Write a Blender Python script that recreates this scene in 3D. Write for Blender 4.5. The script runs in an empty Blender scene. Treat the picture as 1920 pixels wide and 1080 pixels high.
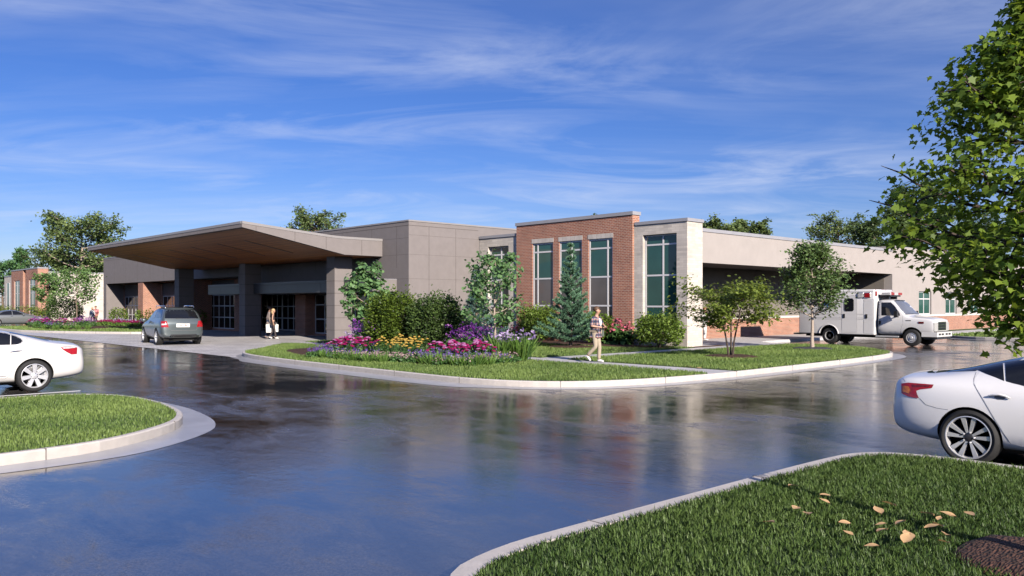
# Clinic with a porte-cochere on a wet morning: everything is built in code.  +X runs right-and-away, +Y left-and-away, metres.
import bpy, bmesh, math, random
import numpy as np
from mathutils import Vector, Matrix
from mathutils.bvhtree import BVHTree

sc = bpy.context.scene
COL = sc.collection
R = math.radians
rng = random.Random(7)
F, HZ, CH, PH = 1540.0, 570.0, 2.0, R(46.8)       # focal length in photo pixels, horizon row, eye height, heading
FW = Vector((math.cos(PH), math.sin(PH), 0)); RT = Vector((math.sin(PH), -math.cos(PH), 0)); UP = Vector((0, 0, 1))
CAM = Vector((0, 0, CH))

def ray(u, v): return FW + RT * ((u - 960) / F) + UP * ((HZ - v) / F)
def gnd(u, v, z=0.0):
    d = ray(u, v); return CAM + d * ((z - CH) / d.z)
def at(u, dep, z=0.0):
    p = CAM + ray(u, HZ) * dep; return Vector((p.x, p.y, z))

# ---------------------------------------------------------------- object helpers
def tag(o, label=None, cat=None, group=None, kind=None):
    if label: o['label'] = label
    if cat: o['category'] = cat
    if group: o['group'] = group
    if kind: o['kind'] = kind
    return o

def thing(name, label, cat, loc=(0, 0, 0), rz=0.0, group=None):
    o = bpy.data.objects.new(name, None); COL.objects.link(o)
    o.location = loc; o.rotation_euler = (0, 0, rz); o.empty_display_size = .2
    return tag(o, label, cat, group)

def link(name, me, parent=None):
    o = bpy.data.objects.new(name, me); COL.objects.link(o)
    if parent: o.parent = parent
    return o

def copy_tree(o, parent=None):
    c = o.copy(); COL.objects.link(c)
    if parent: c.parent = parent
    for ch in list(o.children): copy_tree(ch, c)
    return c

def box_uv(me):
    n = len(me.polygons)
    if not n: return
    nrm = np.empty(n * 3, np.float32); me.polygons.foreach_get('normal', nrm); nrm = np.abs(nrm.reshape(-1, 3))
    co = np.empty(len(me.vertices) * 3, np.float32); me.vertices.foreach_get('co', co); co = co.reshape(-1, 3)
    tot = np.empty(n, np.int32); me.polygons.foreach_get('loop_total', tot)
    lv = np.empty(len(me.loops), np.int32); me.loops.foreach_get('vertex_index', lv)
    ax = np.repeat(np.argmax(nrm + np.array([0, 0, .01]), axis=1), tot)
    p = co[lv]
    uv = np.where((ax == 0)[:, None], p[:, [1, 2]], np.where((ax == 1)[:, None], p[:, [0, 2]], p[:, [0, 1]]))
    l = me.uv_layers.new(name='UVMap'); l.data.foreach_set('uv', uv.astype(np.float32).ravel())

class MB:
    """collects shapes for one mesh object"""
    def __init__(s): s.v = []; s.f = []; s.m = []
    def add(s, verts, faces, mi=0, M=None):
        b = len(s.v)
        s.v += [tuple(M @ Vector(p)) if M else tuple(p) for p in verts]
        for f in faces: s.f.append([i + b for i in f]); s.m.append(mi)
        return s
    def box(s, x0, x1, y0, y1, z0, z1, mi=0, M=None):
        vs = [(x, y, z) for z in (z0, z1) for y in (y0, y1) for x in (x0, x1)]
        return s.add(vs, [(0, 2, 3, 1), (4, 5, 7, 6), (0, 1, 5, 4), (2, 6, 7, 3), (0, 4, 6, 2), (1, 3, 7, 5)], mi, M)
    def bar(s, a, b, w, h, mi=0):
        a = Vector(a); b = Vector(b); d = b - a; L = d.length
        if L < 1e-6: return s
        q = d.to_track_quat('X', 'Z').to_matrix().to_4x4(); q.translation = a
        return s.box(0, L, -w / 2, w / 2, -h / 2, h / 2, mi, q)
    def prism(s, pts, z0, z1, mi=0, M=None):
        n = len(pts)
        vs = [(p[0], p[1], z0) for p in pts] + [(p[0], p[1], z1) for p in pts]
        fs = [list(range(n - 1, -1, -1)), list(range(n, 2 * n))] + [(i, (i + 1) % n, n + (i + 1) % n, n + i) for i in range(n)]
        return s.add(vs, fs, mi, M)
    def sheet(s, pts, z, mi=0): return s.add([(p[0], p[1], z) for p in pts], [list(range(len(pts)))], mi)
    def tube(s, path, rad, n=6, mi=0, cap=True):
        P = [Vector(p) for p in path]; k = len(P)
        if not hasattr(rad, '__len__'): rad = [rad] * k
        b = len(s.v); ref = Vector((0, 0, 1))
        for i, p in enumerate(P):
            d = (P[min(i + 1, k - 1)] - P[max(i - 1, 0)]).normalized()
            a = d.cross(ref)
            if a.length < .1: a = d.cross(Vector((1, 0, 0)))
            a.normalize(); c = d.cross(a)
            for j in range(n):
                t = 2 * math.pi * j / n
                s.v.append(tuple(p + (a * math.cos(t) + c * math.sin(t)) * rad[i]))
        for i in range(k - 1):
            for j in range(n):
                q = (j + 1) % n
                s.f.append([b + i * n + j, b + i * n + q, b + (i + 1) * n + q, b + (i + 1) * n + j]); s.m.append(mi)
        if cap:
            s.f.append([b + j for j in range(n - 1, -1, -1)]); s.m.append(mi)
            s.f.append([b + (k - 1) * n + j for j in range(n)]); s.m.append(mi)
        return s
    def lathe(s, prof, n=24, mi=0, M=None):
        """profile of (r, h) spun about local z"""
        vs = []; k = len(prof)
        for r, h in prof:
            for j in range(n):
                t = 2 * math.pi * j / n; vs.append((r * math.cos(t), r * math.sin(t), h))
        fs = [(i * n + j, i * n + (j + 1) % n, (i + 1) * n + (j + 1) % n, (i + 1) * n + j) for i in range(k - 1) for j in range(n)]
        fs += [list(range(n - 1, -1, -1)), [(k - 1) * n + j for j in range(n)]]
        return s.add(vs, fs, mi, M)
    def ball(s, c, r, n=8, mi=0):
        rx, ry, rz = r if hasattr(r, '__len__') else (r, r, r)
        M = Matrix.Translation(c) @ Matrix.Diagonal((rx, ry, rz, 1))
        return s.lathe([(math.sin(math.pi * i / n) + 1e-3, -math.cos(math.pi * i / n)) for i in range(n + 1)], 2 * n, mi, M)
    def build(s, name, mats, parent=None, smooth=False, world=False):
        me = bpy.data.meshes.new(name); v = s.v
        if world and parent:
            o = parent.location; v = [(a - o.x, b - o.y, c - o.z) for a, b, c in v]
        me.from_pydata(v, [], s.f)
        for m in (mats if isinstance(mats, (list, tuple)) else [mats]): me.materials.append(m)
        if max(s.m, default=0): me.polygons.foreach_set('material_index', s.m)
        bm = bmesh.new(); bm.from_mesh(me); bmesh.ops.recalc_face_normals(bm, faces=bm.faces); bm.to_mesh(me); bm.free()
        me.update(); box_uv(me)
        if smooth: me.shade_smooth(); me.set_sharp_from_angle(angle=R(40))
        return link(name, me, parent)

def np_mesh(name, V, k, mats, attr=None, parent=None, smooth=False, mi=None):
    """V: (n*k, 3) points, one k-gon per k points; attr: one 0..1 number per face"""
    V = np.asarray(V, np.float32).reshape(-1, 3); nv = len(V); nf = nv // k
    me = bpy.data.meshes.new(name)
    me.vertices.add(nv); me.vertices.foreach_set('co', V.ravel())
    me.loops.add(nv); me.loops.foreach_set('vertex_index', np.arange(nv, dtype=np.int32))
    me.polygons.add(nf); me.polygons.foreach_set('loop_start', np.arange(0, nv, k, dtype=np.int32))
    for m in (mats if isinstance(mats, (list, tuple)) else [mats]): me.materials.append(m)
    if mi is not None: me.polygons.foreach_set('material_index', np.asarray(mi, np.int32))
    if attr is not None:
        a = me.attributes.new('vary', 'FLOAT', 'FACE'); a.data.foreach_set('value', np.asarray(attr, np.float32))
    me.update(calc_edges=True)
    if smooth: me.shade_smooth()
    return link(name, me, parent)

def evaluated(o):
    """apply the object's modifiers to its mesh"""
    dg = bpy.context.evaluated_depsgraph_get(); dg.update()
    me = bpy.data.meshes.new_from_object(o.evaluated_get(dg)); old = o.data
    o.modifiers.clear(); o.data = me; bpy.data.meshes.remove(old); me.name = o.name
    return o

def chaikin(p, n=2, closed=False):
    p = [tuple(q) for q in p]
    for _ in range(n):
        q = [] if closed else [p[0]]
        for i in range(len(p) if closed else len(p) - 1):
            a, b = p[i], p[(i + 1) % len(p)]
            q += [tuple(.75 * x + .25 * y for x, y in zip(a, b)), tuple(.25 * x + .75 * y for x, y in zip(a, b))]
        if not closed: q.append(p[-1])
        p = q
    return p

def offset(line, d):
    """polyline moved d to its right-hand side"""
    out = []
    for i, p in enumerate(line):
        a = Vector(line[max(i - 1, 0)][:2]); b = Vector(line[min(i + 1, len(line) - 1)][:2])
        t = (b - a).normalized(); out.append((p[0] + t.y * d, p[1] - t.x * d))
    return out

# ---------------------------------------------------------------- materials
class NT:
    def __init__(s, name):
        s.m = bpy.data.materials.new(name); s.m.use_nodes = True; s.t = s.m.node_tree
        s.b = s.t.nodes['Principled BSDF']; s.out = s.t.nodes['Material Output']
    def n(s, typ, **kw):
        x = s.t.nodes.new(typ)
        for k, v in kw.items():
            if hasattr(x, k) and k not in x.inputs: setattr(x, k, v)
            else: s.set(x, k, v)
        return x
    def set(s, x, k, v):
        i = x.inputs[k]
        if isinstance(v, bpy.types.NodeSocket): s.t.links.new(v, i)
        elif hasattr(v, 'outputs'): s.t.links.new(v.outputs[0], i)
        else: i.default_value = (*v, 1) if isinstance(v, tuple) and len(v) == 3 and i.type == 'RGBA' else v
    def p(s, **kw):
        for k, v in kw.items(): s.set(s.b, k.replace('_', ' '), v)
        return s
    def coord(s, which='Object'): return s.n('ShaderNodeTexCoord').outputs[which]
    def noise(s, scale, vec=None, detail=4, rough=.55, dist=0.0, out='Fac'):
        x = s.n('ShaderNodeTexNoise'); x.inputs['Scale'].default_value = scale; x.inputs['Detail'].default_value = detail
        x.inputs['Roughness'].default_value = rough; x.inputs['Distortion'].default_value = dist
        s.set(x, 'Vector', vec if vec is not None else s.coord()); return x.outputs[out]
    def mapping(s, vec, scale=(1, 1, 1), rot=(0, 0, 0), loc=(0, 0, 0)):
        x = s.n('ShaderNodeMapping'); x.inputs['Scale'].default_value = scale; x.inputs['Rotation'].default_value = rot
        x.inputs['Location'].default_value = loc; s.set(x, 'Vector', vec); return x.outputs[0]
    def ramp(s, fac, stops):
        x = s.n('ShaderNodeValToRGB'); e = x.color_ramp.elements
        while len(e) < len(stops): e.new(.5)
        for q, (pos, c) in zip(e, stops):
            q.position = pos; q.color = (*c, 1) if hasattr(c, '__len__') else (c, c, c, 1)
        s.set(x, 'Fac', fac); return x.outputs[0]
    def mix(s, fac, a, b, mode='MIX'):
        x = s.n('ShaderNodeMix', data_type='RGBA', blend_type=mode)
        for i, v in ((0, fac), (6, a), (7, b)):
            if isinstance(v, bpy.types.NodeSocket): s.t.links.new(v, x.inputs[i])
            else: x.inputs[i].default_value = (*v, 1) if isinstance(v, tuple) and len(v) == 3 else v
        return x.outputs[2]
    def math(s, op, a, b=0.0, c=None):
        x = s.n('ShaderNodeMath', operation=op)
        for i, v in enumerate((a, b) if c is None else (a, b, c)):
            if isinstance(v, bpy.types.NodeSocket): s.t.links.new(v, x.inputs[i])
            else: x.inputs[i].default_value = v
        return x.outputs[0]
    def bump(s, h, strength=.3, dist=.01):
        x = s.n('ShaderNodeBump'); x.inputs['Strength'].default_value = strength; x.inputs['Distance'].default_value = dist
        s.set(x, 'Height', h); s.set(s.b, 'Normal', x.outputs[0]); return x

def simple(name, col, rough=.6, vary=.12, scale=8.0, bump=0.0, bscale=60.0, **kw):
    t = NT(name); lo = tuple(c * (1 - vary) for c in col); hi = tuple(min(1, c * (1 + vary)) for c in col)
    t.p(Base_Color=t.ramp(t.noise(scale), [(.3, lo), (.7, hi)]), Roughness=rough, **kw)
    if bump: t.bump(t.noise(bscale, detail=3), bump, .01)
    return t.m

def leafy(name, dark, light, trans=.3, rough=.5):
    """foliage: one tone per leaf, some light comes through"""
    t = NT(name); a = t.n('ShaderNodeAttribute', attribute_name='vary').outputs['Fac']
    c = t.ramp(a, [(0, dark), (1, light)])
    t.p(Base_Color=c, Roughness=rough, Specular_IOR_Level=.35)
    tr = t.n('ShaderNodeBsdfTranslucent'); t.set(tr, 'Color', t.mix(.5, c, (light[0] * 1.5, light[1] * 1.4, light[2] * .6)))
    mx = t.n('ShaderNodeMixShader'); mx.inputs[0].default_value = trans
    t.t.links.new(t.b.outputs[0], mx.inputs[1]); t.t.links.new(tr.outputs[0], mx.inputs[2]); t.t.links.new(mx.outputs[0], t.out.inputs['Surface'])
    return t.m

def brickmat(name, c1, c2, mortar, bw, bh, ms, bumpd=.006, rough=.85, bias=0.0):
    t = NT(name); uv = t.coord('UV')
    b = t.n('ShaderNodeTexBrick'); b.offset = .5
    for k, v in (('Color1', (*c1, 1)), ('Color2', (*c2, 1)), ('Mortar', (*mortar, 1)), ('Scale', 1.0), ('Mortar Size', ms), ('Mortar Smooth', .1), ('Bias', bias), ('Brick Width', bw), ('Row Height', bh)):
        b.inputs[k].default_value = v
    t.set(b, 'Vector', uv)
    n = t.noise(1.3, detail=5)
    t.p(Base_Color=t.mix(1.0, b.outputs['Color'], t.ramp(n, [(.25, .82), (.75, 1.12)]), 'MULTIPLY'), Roughness=rough)
    t.bump(t.math('ADD', t.math('MULTIPLY', b.outputs['Fac'], -1.0), t.math('MULTIPLY', t.noise(40), .35)), .6, bumpd)
    return t.m

M = {}
M['panel'] = simple('fibre_cement_panel', (.215, .193, .19), .8, .05, 3, .12, 90)
M['panel_dark'] = simple('grey_metal_panel', (.06, .064, .072), .35, .06, 2, .03, 40)
M['groove'] = simple('panel_joint', (.12, .105, .10), .9)
M['stucco_bay'] = simple('bay_stucco', (.20, .178, .16), .85, .04, 2, .18, 140)  # darker paint than the fascia, deepened further to imitate shade inside the bay
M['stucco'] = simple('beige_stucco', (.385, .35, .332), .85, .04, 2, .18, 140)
M['coping'] = simple('metal_coping', (.33, .33, .36), .45, .05, 2)
M['coping_pale'] = simple('pale_metal_coping', (.29, .275, .275), .4, .04, 2)
M['brick'] = brickmat('red_brick', (.43, .165, .098), (.29, .105, .068), (.52, .40, .32), .215, .077, .011)
M['stone'] = brickmat('pale_stone', (.68, .62, .55), (.53, .485, .44), (.53, .48, .43), .42, .105, .006, .004)
M['lintel'] = brickmat('lintel_stone', (.60, .55, .50), (.52, .48, .44), (.40, .37, .34), .28, .9, .01, .004)
M['white_metal'] = simple('white_window_metal', (.72, .71, .72), .35, .03)
M['sill'] = simple('cast_stone_sill', (.66, .62, .57), .7, .05)
M['concrete'] = simple('concrete', (.46, .44, .43), .6, .12, 1.2, .25, 70)
M['dark_metal'] = simple('dark_metal', (.03, .03, .034), .4)
M['louver'] = simple('grey_louver', (.30, .28, .29), .45, .05)
M['roof'] = simple('roof_membrane', (.35, .34, .34), .9)

def glass(name, col, rough=.04, **kw):
    t = NT(name)
    t.p(Base_Color=t.ramp(t.noise(.6, detail=2), [(.3, tuple(c * .75 for c in col)), (.7, tuple(c * 1.2 for c in col))]), Roughness=rough, IOR=1.52, Specular_IOR_Level=.6, Coat_Weight=.3, Coat_Roughness=.02, **kw)
    t.bump(t.noise(.8, detail=1), .05, .02)
    return t.m
M['glass_teal'] = glass('teal_glass', (.024, .09, .074))
M['glass_grey'] = glass('grey_glass', (.12, .103, .10), .06)
M['glass_dark'] = glass('dark_glass', (.012, .013, .015), .02)

# wet asphalt: standing water where it is smooth, fine grain everywhere
t = NT('wet_asphalt'); o = t.coord()
big = t.noise(.20, t.mapping(o, (1, 1, 1)), 7, .62, .8)
mid = t.noise(1.1, t.mapping(o, (1.5, .7, 1), (0, 0, .8)), 6, .65, .6)
wet = t.math('ADD', t.math('MULTIPLY', big, .6), t.math('MULTIPLY', mid, .4))
grain = t.noise(70, o, 2, .7); chip = t.n('ShaderNodeTexVoronoi'); chip.inputs['Scale'].default_value = 75; t.set(chip, 'Vector', o)
ripple = t.noise(4.5, t.mapping(o, (1.6, .8, 1), (0, 0, .75)), 6, .62, .4)
base = t.ramp(wet, [(.42, (.022, .021, .021)), (.5, (.058, .054, .053)), (.57, (.085, .077, .073))])
t.p(Base_Color=t.mix(1.0, base, t.ramp(chip.outputs['Color'], [(.1, .55), (.9, 1.6)]), 'MULTIPLY'),
    Roughness=t.ramp(wet, [(.40, .03), (.49, .065), (.55, .15), (.62, .36)]), IOR=2.6, Specular_IOR_Level=t.ramp(wet, [(.43, .85), (.51, .62), (.58, .22)]))
rough_amt = t.ramp(wet, [(.42, .12), (.58, 1.0)])
fine = t.noise(21, t.mapping(o, (1.4, .8, 1), (0, 0, .75)), 4, .65)
t.bump(t.math('ADD', t.math('ADD', t.math('MULTIPLY', ripple, .34), t.math('MULTIPLY', fine, .15)), t.math('MULTIPLY', t.math('MULTIPLY', grain, .30), rough_amt)), .42, .012)
M['asphalt'] = t.m
# damp paving
M['gutter'] = simple('wet_gutter_concrete', (.42, .42, .45), .28, .14, 1.5, .12, 60)
M['kerb'] = simple('kerb_concrete', (.56, .52, .49), .75, .08, 6, .5, 130)
M['walk'] = simple('walk_concrete', (.60, .585, .59), .5, .12, 1.0, .2, 70)
t = NT('concrete_pavers'); uv = t.coord('UV')
b = t.n('ShaderNodeTexBrick'); b.offset = .5
for k, v in (('Color1', (.68, .66, .66, 1)), ('Color2', (.53, .515, .52, 1)), ('Mortar', (.24, .23, .23, 1)), ('Scale', 1.0), ('Mortar Size', .012), ('Brick Width', .6), ('Row Height', .3), ('Bias', 0.0)): b.inputs[k].default_value = v
t.set(b, 'Vector', uv)
t.p(Base_Color=t.mix(1.0, b.outputs['Color'], t.ramp(t.noise(.7, detail=5), [(.3, .8), (.7, 1.12)]), 'MULTIPLY'), Roughness=.5)
t.bump(t.math('MULTIPLY', b.outputs['Fac'], -1.0), .5, .006); M['pavers'] = t.m
M['line'] = simple('white_road_paint', (.75, .75, .75), .5, .1, 20)
t = NT('lawn_soil_green'); t.p(Base_Color=t.ramp(t.noise(2.5, detail=6, rough=.7), [(.3, (.05, .09, .022)), (.7, (.09, .14, .04))]), Roughness=.95); t.bump(t.noise(70), .8, .03); M['lawn'] = t.m
t = NT('far_ground'); t.p(Base_Color=t.ramp(t.noise(.05, detail=8, rough=.7), [(.3, (.04, .06, .02)), (.7, (.075, .10, .035))]), Roughness=.95); M['ground'] = t.m
def mulch(name, a, b_):
    t = NT(name); v = t.n('ShaderNodeTexVoronoi'); v.inputs['Scale'].default_value = 22; t.set(v, 'Vector', t.mapping(t.coord(), (1, 2.2, 1)))
    t.p(Base_Color=t.ramp(v.outputs['Color'], [(.2, a), (.8, b_)]), Roughness=.9); t.bump(v.outputs['Distance'], 1, .03); return t.m
M['mulch'] = mulch('bark_mulch', (.03, .014, .009), (.115, .052, .034))
M['mulch_grey'] = mulch('grey_mulch', (.03, .03, .036), (.10, .10, .115))
M['grass'] = leafy('grass_blades', (.075, .145, .032), (.29, .40, .115), .3)
M['grass_deep'] = leafy('grass_blades_deep', (.036, .082, .020), (.155, .24, .066), .25)
# wood soffit: boards along y
t = NT('wood_soffit'); o = t.coord('Object'); sep = t.n('ShaderNodeSeparateXYZ'); t.set(sep, 'Vector', o)
fr = t.math('FRACT', t.math('MULTIPLY', sep.outputs[0], 7.0)); gap = t.math('LESS_THAN', fr, .12)
idx = t.math('FLOOR', t.math('MULTIPLY', sep.outputs[0], 7.0)); wn = t.n('ShaderNodeTexWhiteNoise', noise_dimensions='1D'); t.set(wn, 'W', idx)
gr = t.noise(6, t.mapping(o, (6, .25, 6)), 5, .6, .5)
wood = t.ramp(t.math('ADD', t.math('MULTIPLY', gr, .6), t.math('MULTIPLY', wn.outputs[0], .4)), [(.25, (.32, .10, .016)), (.75, (.56, .21, .04))])
t.p(Base_Color=t.mix(gap, wood, (.03, .014, .006)), Roughness=.5); M['soffit'] = t.m
M['light_off'] = simple('lamp_diffuser', (.24, .21, .20), .3)
M['bark'] = simple('bark', (.17, .125, .095), .9, .3, 25, .6, 60)
M['bark_pale'] = simple('pale_bark', (.40, .33, .27), .85, .3, 30, .5, 60)
M['bark_dark'] = simple('dark_bark', (.075, .055, .045), .9, .3, 25, .6, 60)

# ---------------------------------------------------------------- camera, sun, sky
cam = bpy.data.cameras.new('camera'); co = bpy.data.objects.new('camera', cam); COL.objects.link(co)
co.location = CAM; co.rotation_euler = (R(90), 0, PH - R(90)); cam.sensor_width = 36; cam.lens = F / 1920 * 36
cam.shift_y = (HZ - 540) / 1920; cam.clip_end = 4000; sc.camera = co
SUN = Vector((-.33, -1, .465)).normalized(); EL = math.asin(SUN.z)
sl = bpy.data.lights.new('sun', 'SUN'); sl.energy = 5.0; sl.angle = R(.6); sl.color = (1, .90, .78)
so = bpy.data.objects.new('sun', sl); COL.objects.link(so); so.rotation_euler = SUN.to_track_quat('Z', 'Y').to_euler(); so.location = (0, -30, 40)
w = bpy.data.worlds.new('World'); sc.world = w; w.use_nodes = True
class WT(NT):
    def __init__(s): s.t = w.node_tree; s.b = s.t.nodes['Background']
t = WT()
sky = t.n('ShaderNodeTexSky', sky_type='NISHITA', sun_disc=False, sun_elevation=EL, sun_rotation=math.atan2(SUN.x, SUN.y) % (2 * math.pi), altitude=300.0, air_density=1.0, dust_density=.4, ozone_density=4.0)
d = t.coord('Generated'); sp = t.n('ShaderNodeSeparateXYZ'); t.set(sp, 'Vector', d)
zz = t.math('ADD', t.math('MAXIMUM', sp.outputs[2], 0.0), .10)
cb = t.n('ShaderNodeCombineXYZ'); t.set(cb, 'X', t.math('DIVIDE', sp.outputs[0], zz)); t.set(cb, 'Y', t.math('DIVIDE', sp.outputs[1], zz))
rotv = t.mapping(cb.outputs[0], (1, 1, 1), (0, 0, -PH))           # x now runs away from the viewer, y across
wisp = t.noise(1.0, t.mapping(rotv, (1.7, .85, 1), (0, 0, .45)), 10, .60, 1.3)
patch = t.noise(.75, t.mapping(rotv, (1.1, .55, 1), (0, 0, .2), (3.1, 1.7, 0)), 4, .55, .5)
veil = t.noise(.8, t.mapping(rotv, (2.2, .25, 1), (0, 0, .12), (7, 2, 0)), 6, .6, .5)
cl = t.math('MULTIPLY', t.ramp(wisp, [(.42, 0), (.78, 1)]), t.ramp(patch, [(.36, .10), (.64, 1)]))
cl = t.math('ADD', t.math('MULTIPLY', cl, .70), t.math('MULTIPLY', t.ramp(veil, [(.40, 0), (.8, 1)]), .20))
cl = t.math('MINIMUM', t.math('MULTIPLY', cl, t.ramp(sp.outputs[2], [(.0, .35), (.10, .9), (.4, 1)])), .85)
hs = t.n('ShaderNodeHueSaturation'); hs.inputs['Saturation'].default_value = 1.14; hs.inputs['Hue'].default_value = .507; t.set(hs, 'Color', t.mix(1.0, sky.outputs[0], (.94, .96, 1.22), 'MULTIPLY'))
t.set(t.b, 'Color', t.mix(cl, hs.outputs[0], (7.6, 8.3, 10.2))); t.b.inputs['Strength'].default_value = .063
sc.view_settings.view_transform = 'Standard'; sc.view_settings.look = 'None'; sc.view_settings.exposure = 0.58; sc.view_settings.gamma = 1
sc.cycles.use_adaptive_sampling = True; sc.cycles.adaptive_threshold = .02; sc.cycles.max_bounces = 6; sc.cycles.diffuse_bounces = 0; sc.cycles.transparent_max_bounces = 6; sc.cycles.use_denoising = True
sc.cycles.sample_clamp_indirect = 6
M['kerb_joint'] = simple('kerb_joint', (.20, .18, .17), .9)
# ---------------------------------------------------------------- ground, road, kerbs, paving
def ground_sheet(name, pts, z, m): return tag(MB().sheet(pts, z).build(name, m), kind='structure')
ground_sheet('ground', [(-1500, -1500), (1500, -1500), (1500, 1500), (-1500, 1500)], -.06, M['ground'])
ground_sheet('asphalt_road', [(-70, -70), (50.4, -70), (50.4, 21.69), (13.4, 21.69), (13.4, 66.5), (14.4, 79.3), (24.2, 79.3), (24.2, 92), (-70, 92)], 0, M['asphalt'])
ground_sheet('paver_driveway', [(13.5, 29.3), (13.75, 29.1), (14.2, 30.2), (16, 32.5), (19, 36), (22.6, 36.2), (22.6, 57), (18.6, 56.6), (15.6, 62.2), (14.9, 66.9), (13.5, 66.9)], .006, M['pavers'])
ground_sheet('entrance_paving', [(22.6, 33.5), (30.5, 33.5), (30.5, 90), (22.6, 90), (22.6, 57)], .012, M['walk'])

def kerb_run(name, line, gut, wid=.10, h=.15):
    """line: outer face of the kerb, lawn on its left; gut: outer edge of the gutter pan"""
    inn = offset(line, -wid); n = len(line); b = MB()
    V = [(p[0], p[1], -.02) for p in line] + [(p[0], p[1], h - .02) for p in line] + [(p[0], p[1], h) for p in offset(line, -.02)] + [(p[0], p[1], h) for p in inn] + [(p[0], p[1], 0) for p in inn]
    b.add(V, [(k * n + i, k * n + i + 1, (k + 1) * n + i + 1, (k + 1) * n + i) for k in range(4) for i in range(n - 1)])
    run = 0.0
    for i in range(1, n):
        a = Vector((*line[i - 1], 0)); c = Vector((*line[i], 0)); run += (c - a).length
        if run > 2.6 and -10 < c.x < 60:
            run = 0.0; q = Vector((*inn[i], 0)); b.bar((c + (c - q) * .03) + Vector((0, 0, h * .5)), q + Vector((0, 0, h * .5)), .014, h + .006, 1)
    tag(b.build(name, [M['kerb'], M['kerb_joint']]), kind='structure')
    if gut:
        g = MB(); m = len(gut)
        g.add([(*p, .008) for p in line] + [(*p, .004) for p in gut], [(i, i + 1, n + i + 1, n + i) for i in range(n - 1)])
        tag(g.build('gutter', M['gutter']), kind='structure')
    return inn

front = chaikin([(15.9, 32.4), (14.7, 31.1), (14.05, 30.2), (13.7, 29.1), (13.45, 27.4), (13.3, 25), (13.22, 22), (13.18, 19.6), (13.15, 17.4), (13.2, 15.8), (13.55, 14.4), (14.35, 13.35), (15.6, 12.7), (17.2, 12.38), (18.5, 12.25), (20, 12.2), (23.4, 12.22), (28.1, 12.35), (31.0, 12.6), (32.3, 12.95), (33.3, 13.6), (34.8, 15.0), (35.9, 16.6), (36.2, 17.6), (36.0, 18.4), (35.3, 19.05)], 2)
def gutw(p):      # the pan widens along the tight bend
    return .75 if p[1] > 16 and p[0] < 14.2 and p[1] < 28.5 else .47
gl = [];  fo = [offset(front, d) for d in (.47, .78)]
for i, p in enumerate(front):
    k = 1.0 if (p[0] < 13.6 and 15 < p[1] < 28) else 0.0
    gl.append(tuple(a * (1 - k) + b * k for a, b in zip(fo[0][i], fo[1][i])))
gl = [gl[0]] + [tuple((gl[i - 1][j] + 2 * gl[i][j] + gl[i + 1][j]) / 4 for j in (0, 1)) for i in range(1, len(gl) - 1)] + [gl[-1]]
fi = kerb_run('kerb', front, gl)
left = chaikin([(-25, 11.6), (1, 11.6), (3.2, 11.72), (4.1, 12.2), (4.97, 13.0), (5.4, 13.75), (5.66, 14.6), (5.83, 16), (5.75, 17.5), (5.3, 18.4), (4.6, 18.78), (3.4, 18.8), (-25, 18.8)], 2)
lg = chaikin([(-25, 11.15), (1, 11.15), (3.3, 11.2), (4.25, 11.58), (5.4, 12.6), (5.85, 13.5), (6.1, 14.5), (6.3, 16), (6.2, 17.8), (5.6, 18.85), (4.7, 19.2), (3.4, 19.22), (-25, 19.22)], 2)
li = kerb_run('kerb', left, lg)
right = chaikin([(2.95, -30), (2.95, 2), (3.02, 3.5), (3.42, 4.42), (4.2, 4.68), (5.2, 4.68), (9.6, 4.66), (10.3, 4.5), (10.62, 4.0), (10.7, 3.0), (10.7, -30)][::-1], 2)
ri = kerb_run('kerb', right, None, .19)
farw = [(50.5, -60), (50.5, 14.6), (50.9, 16.6), (52.2, 17.9), (54, 18.4)][::-1]
wi = kerb_run('kerb', chaikin(farw, 2), offset(chaikin(farw, 2), .45))
bedk = chaikin([(14.4, 79.0), (14.3, 67.5), (14.9, 65.0), (15.6, 62.4), (18.4, 57.4), (19.6, 56.5), (22.4, 56.4)], 2)
bi = kerb_run('kerb', bedk, offset(bedk, .45))

# islands: concrete base, then walks and lawns as sheets stacked on it
def slab(name, poly, z, m, z0=-.02): return tag(MB().prism(poly, z0, z).build(name, m), kind='structure')
base = fi + [(33, 20.3), (31, 21.6), (24.5, 36.4), (21, 36.8), (18.6, 35.6)]
slab('walkway', base, .118, M['walk'])
slab('bay_pavement', [(36.2, 19.0), (36.4, 20.4), (37, 21.3), (38.2, 21.69), (54, 21.69), (54, 25.2), (29.8, 25.2), (29.8, 19.2)], .122, M['walk'])
kf = [p for p in fi if p[0] < 18.9 and p[1] < 31.5 or p[0] < 15]
lawnC = [p for p in fi if p[0] < 18.78] + [(18.95, 12.5), (19.1, 15), (19.15, 34.9), (18.6, 35.6)]
lawnA = [(20.4, 18.98), (20.36, 12.42)] + [p for p in fi if p[0] > 20.3]
lawnB = [(20.4, 20.25), (29.75, 20.25), (29.75, 34.1), (24.7, 34.1), (24.5, 36.4), (21.2, 36.75), (20.4, 36.7)]
lawnL = li; lawnR = ri
lawnF = wi[::-1][:] if False else [(150, -60)] + [(150, 18.5), (54, 18.5)] + wi[1:]
lawnS = bi + [(22.3, 79.0)]
LAWNS = [('front', lawnC), ('side', lawnA), ('back', lawnB), ('left', lawnL), ('right', lawnR), ('far', lawnF), ('bed', lawnS)]
for _, poly in LAWNS: slab('lawn', poly, .135, M['lawn'])
slab('footpath', [(53, 19.0), (150, 19.0), (150, 20.6), (53, 20.6)], .125, M['walk'])
slab('lawn', [(54.2, 20.6), (150, 20.6), (150, 21.65), (54.2, 21.65)], .13, M['lawn'])
tag(MB().box(-9, 5.7, 20.55, 20.66, .002, .005).build('parking_line', M['line']), kind='structure')
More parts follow.
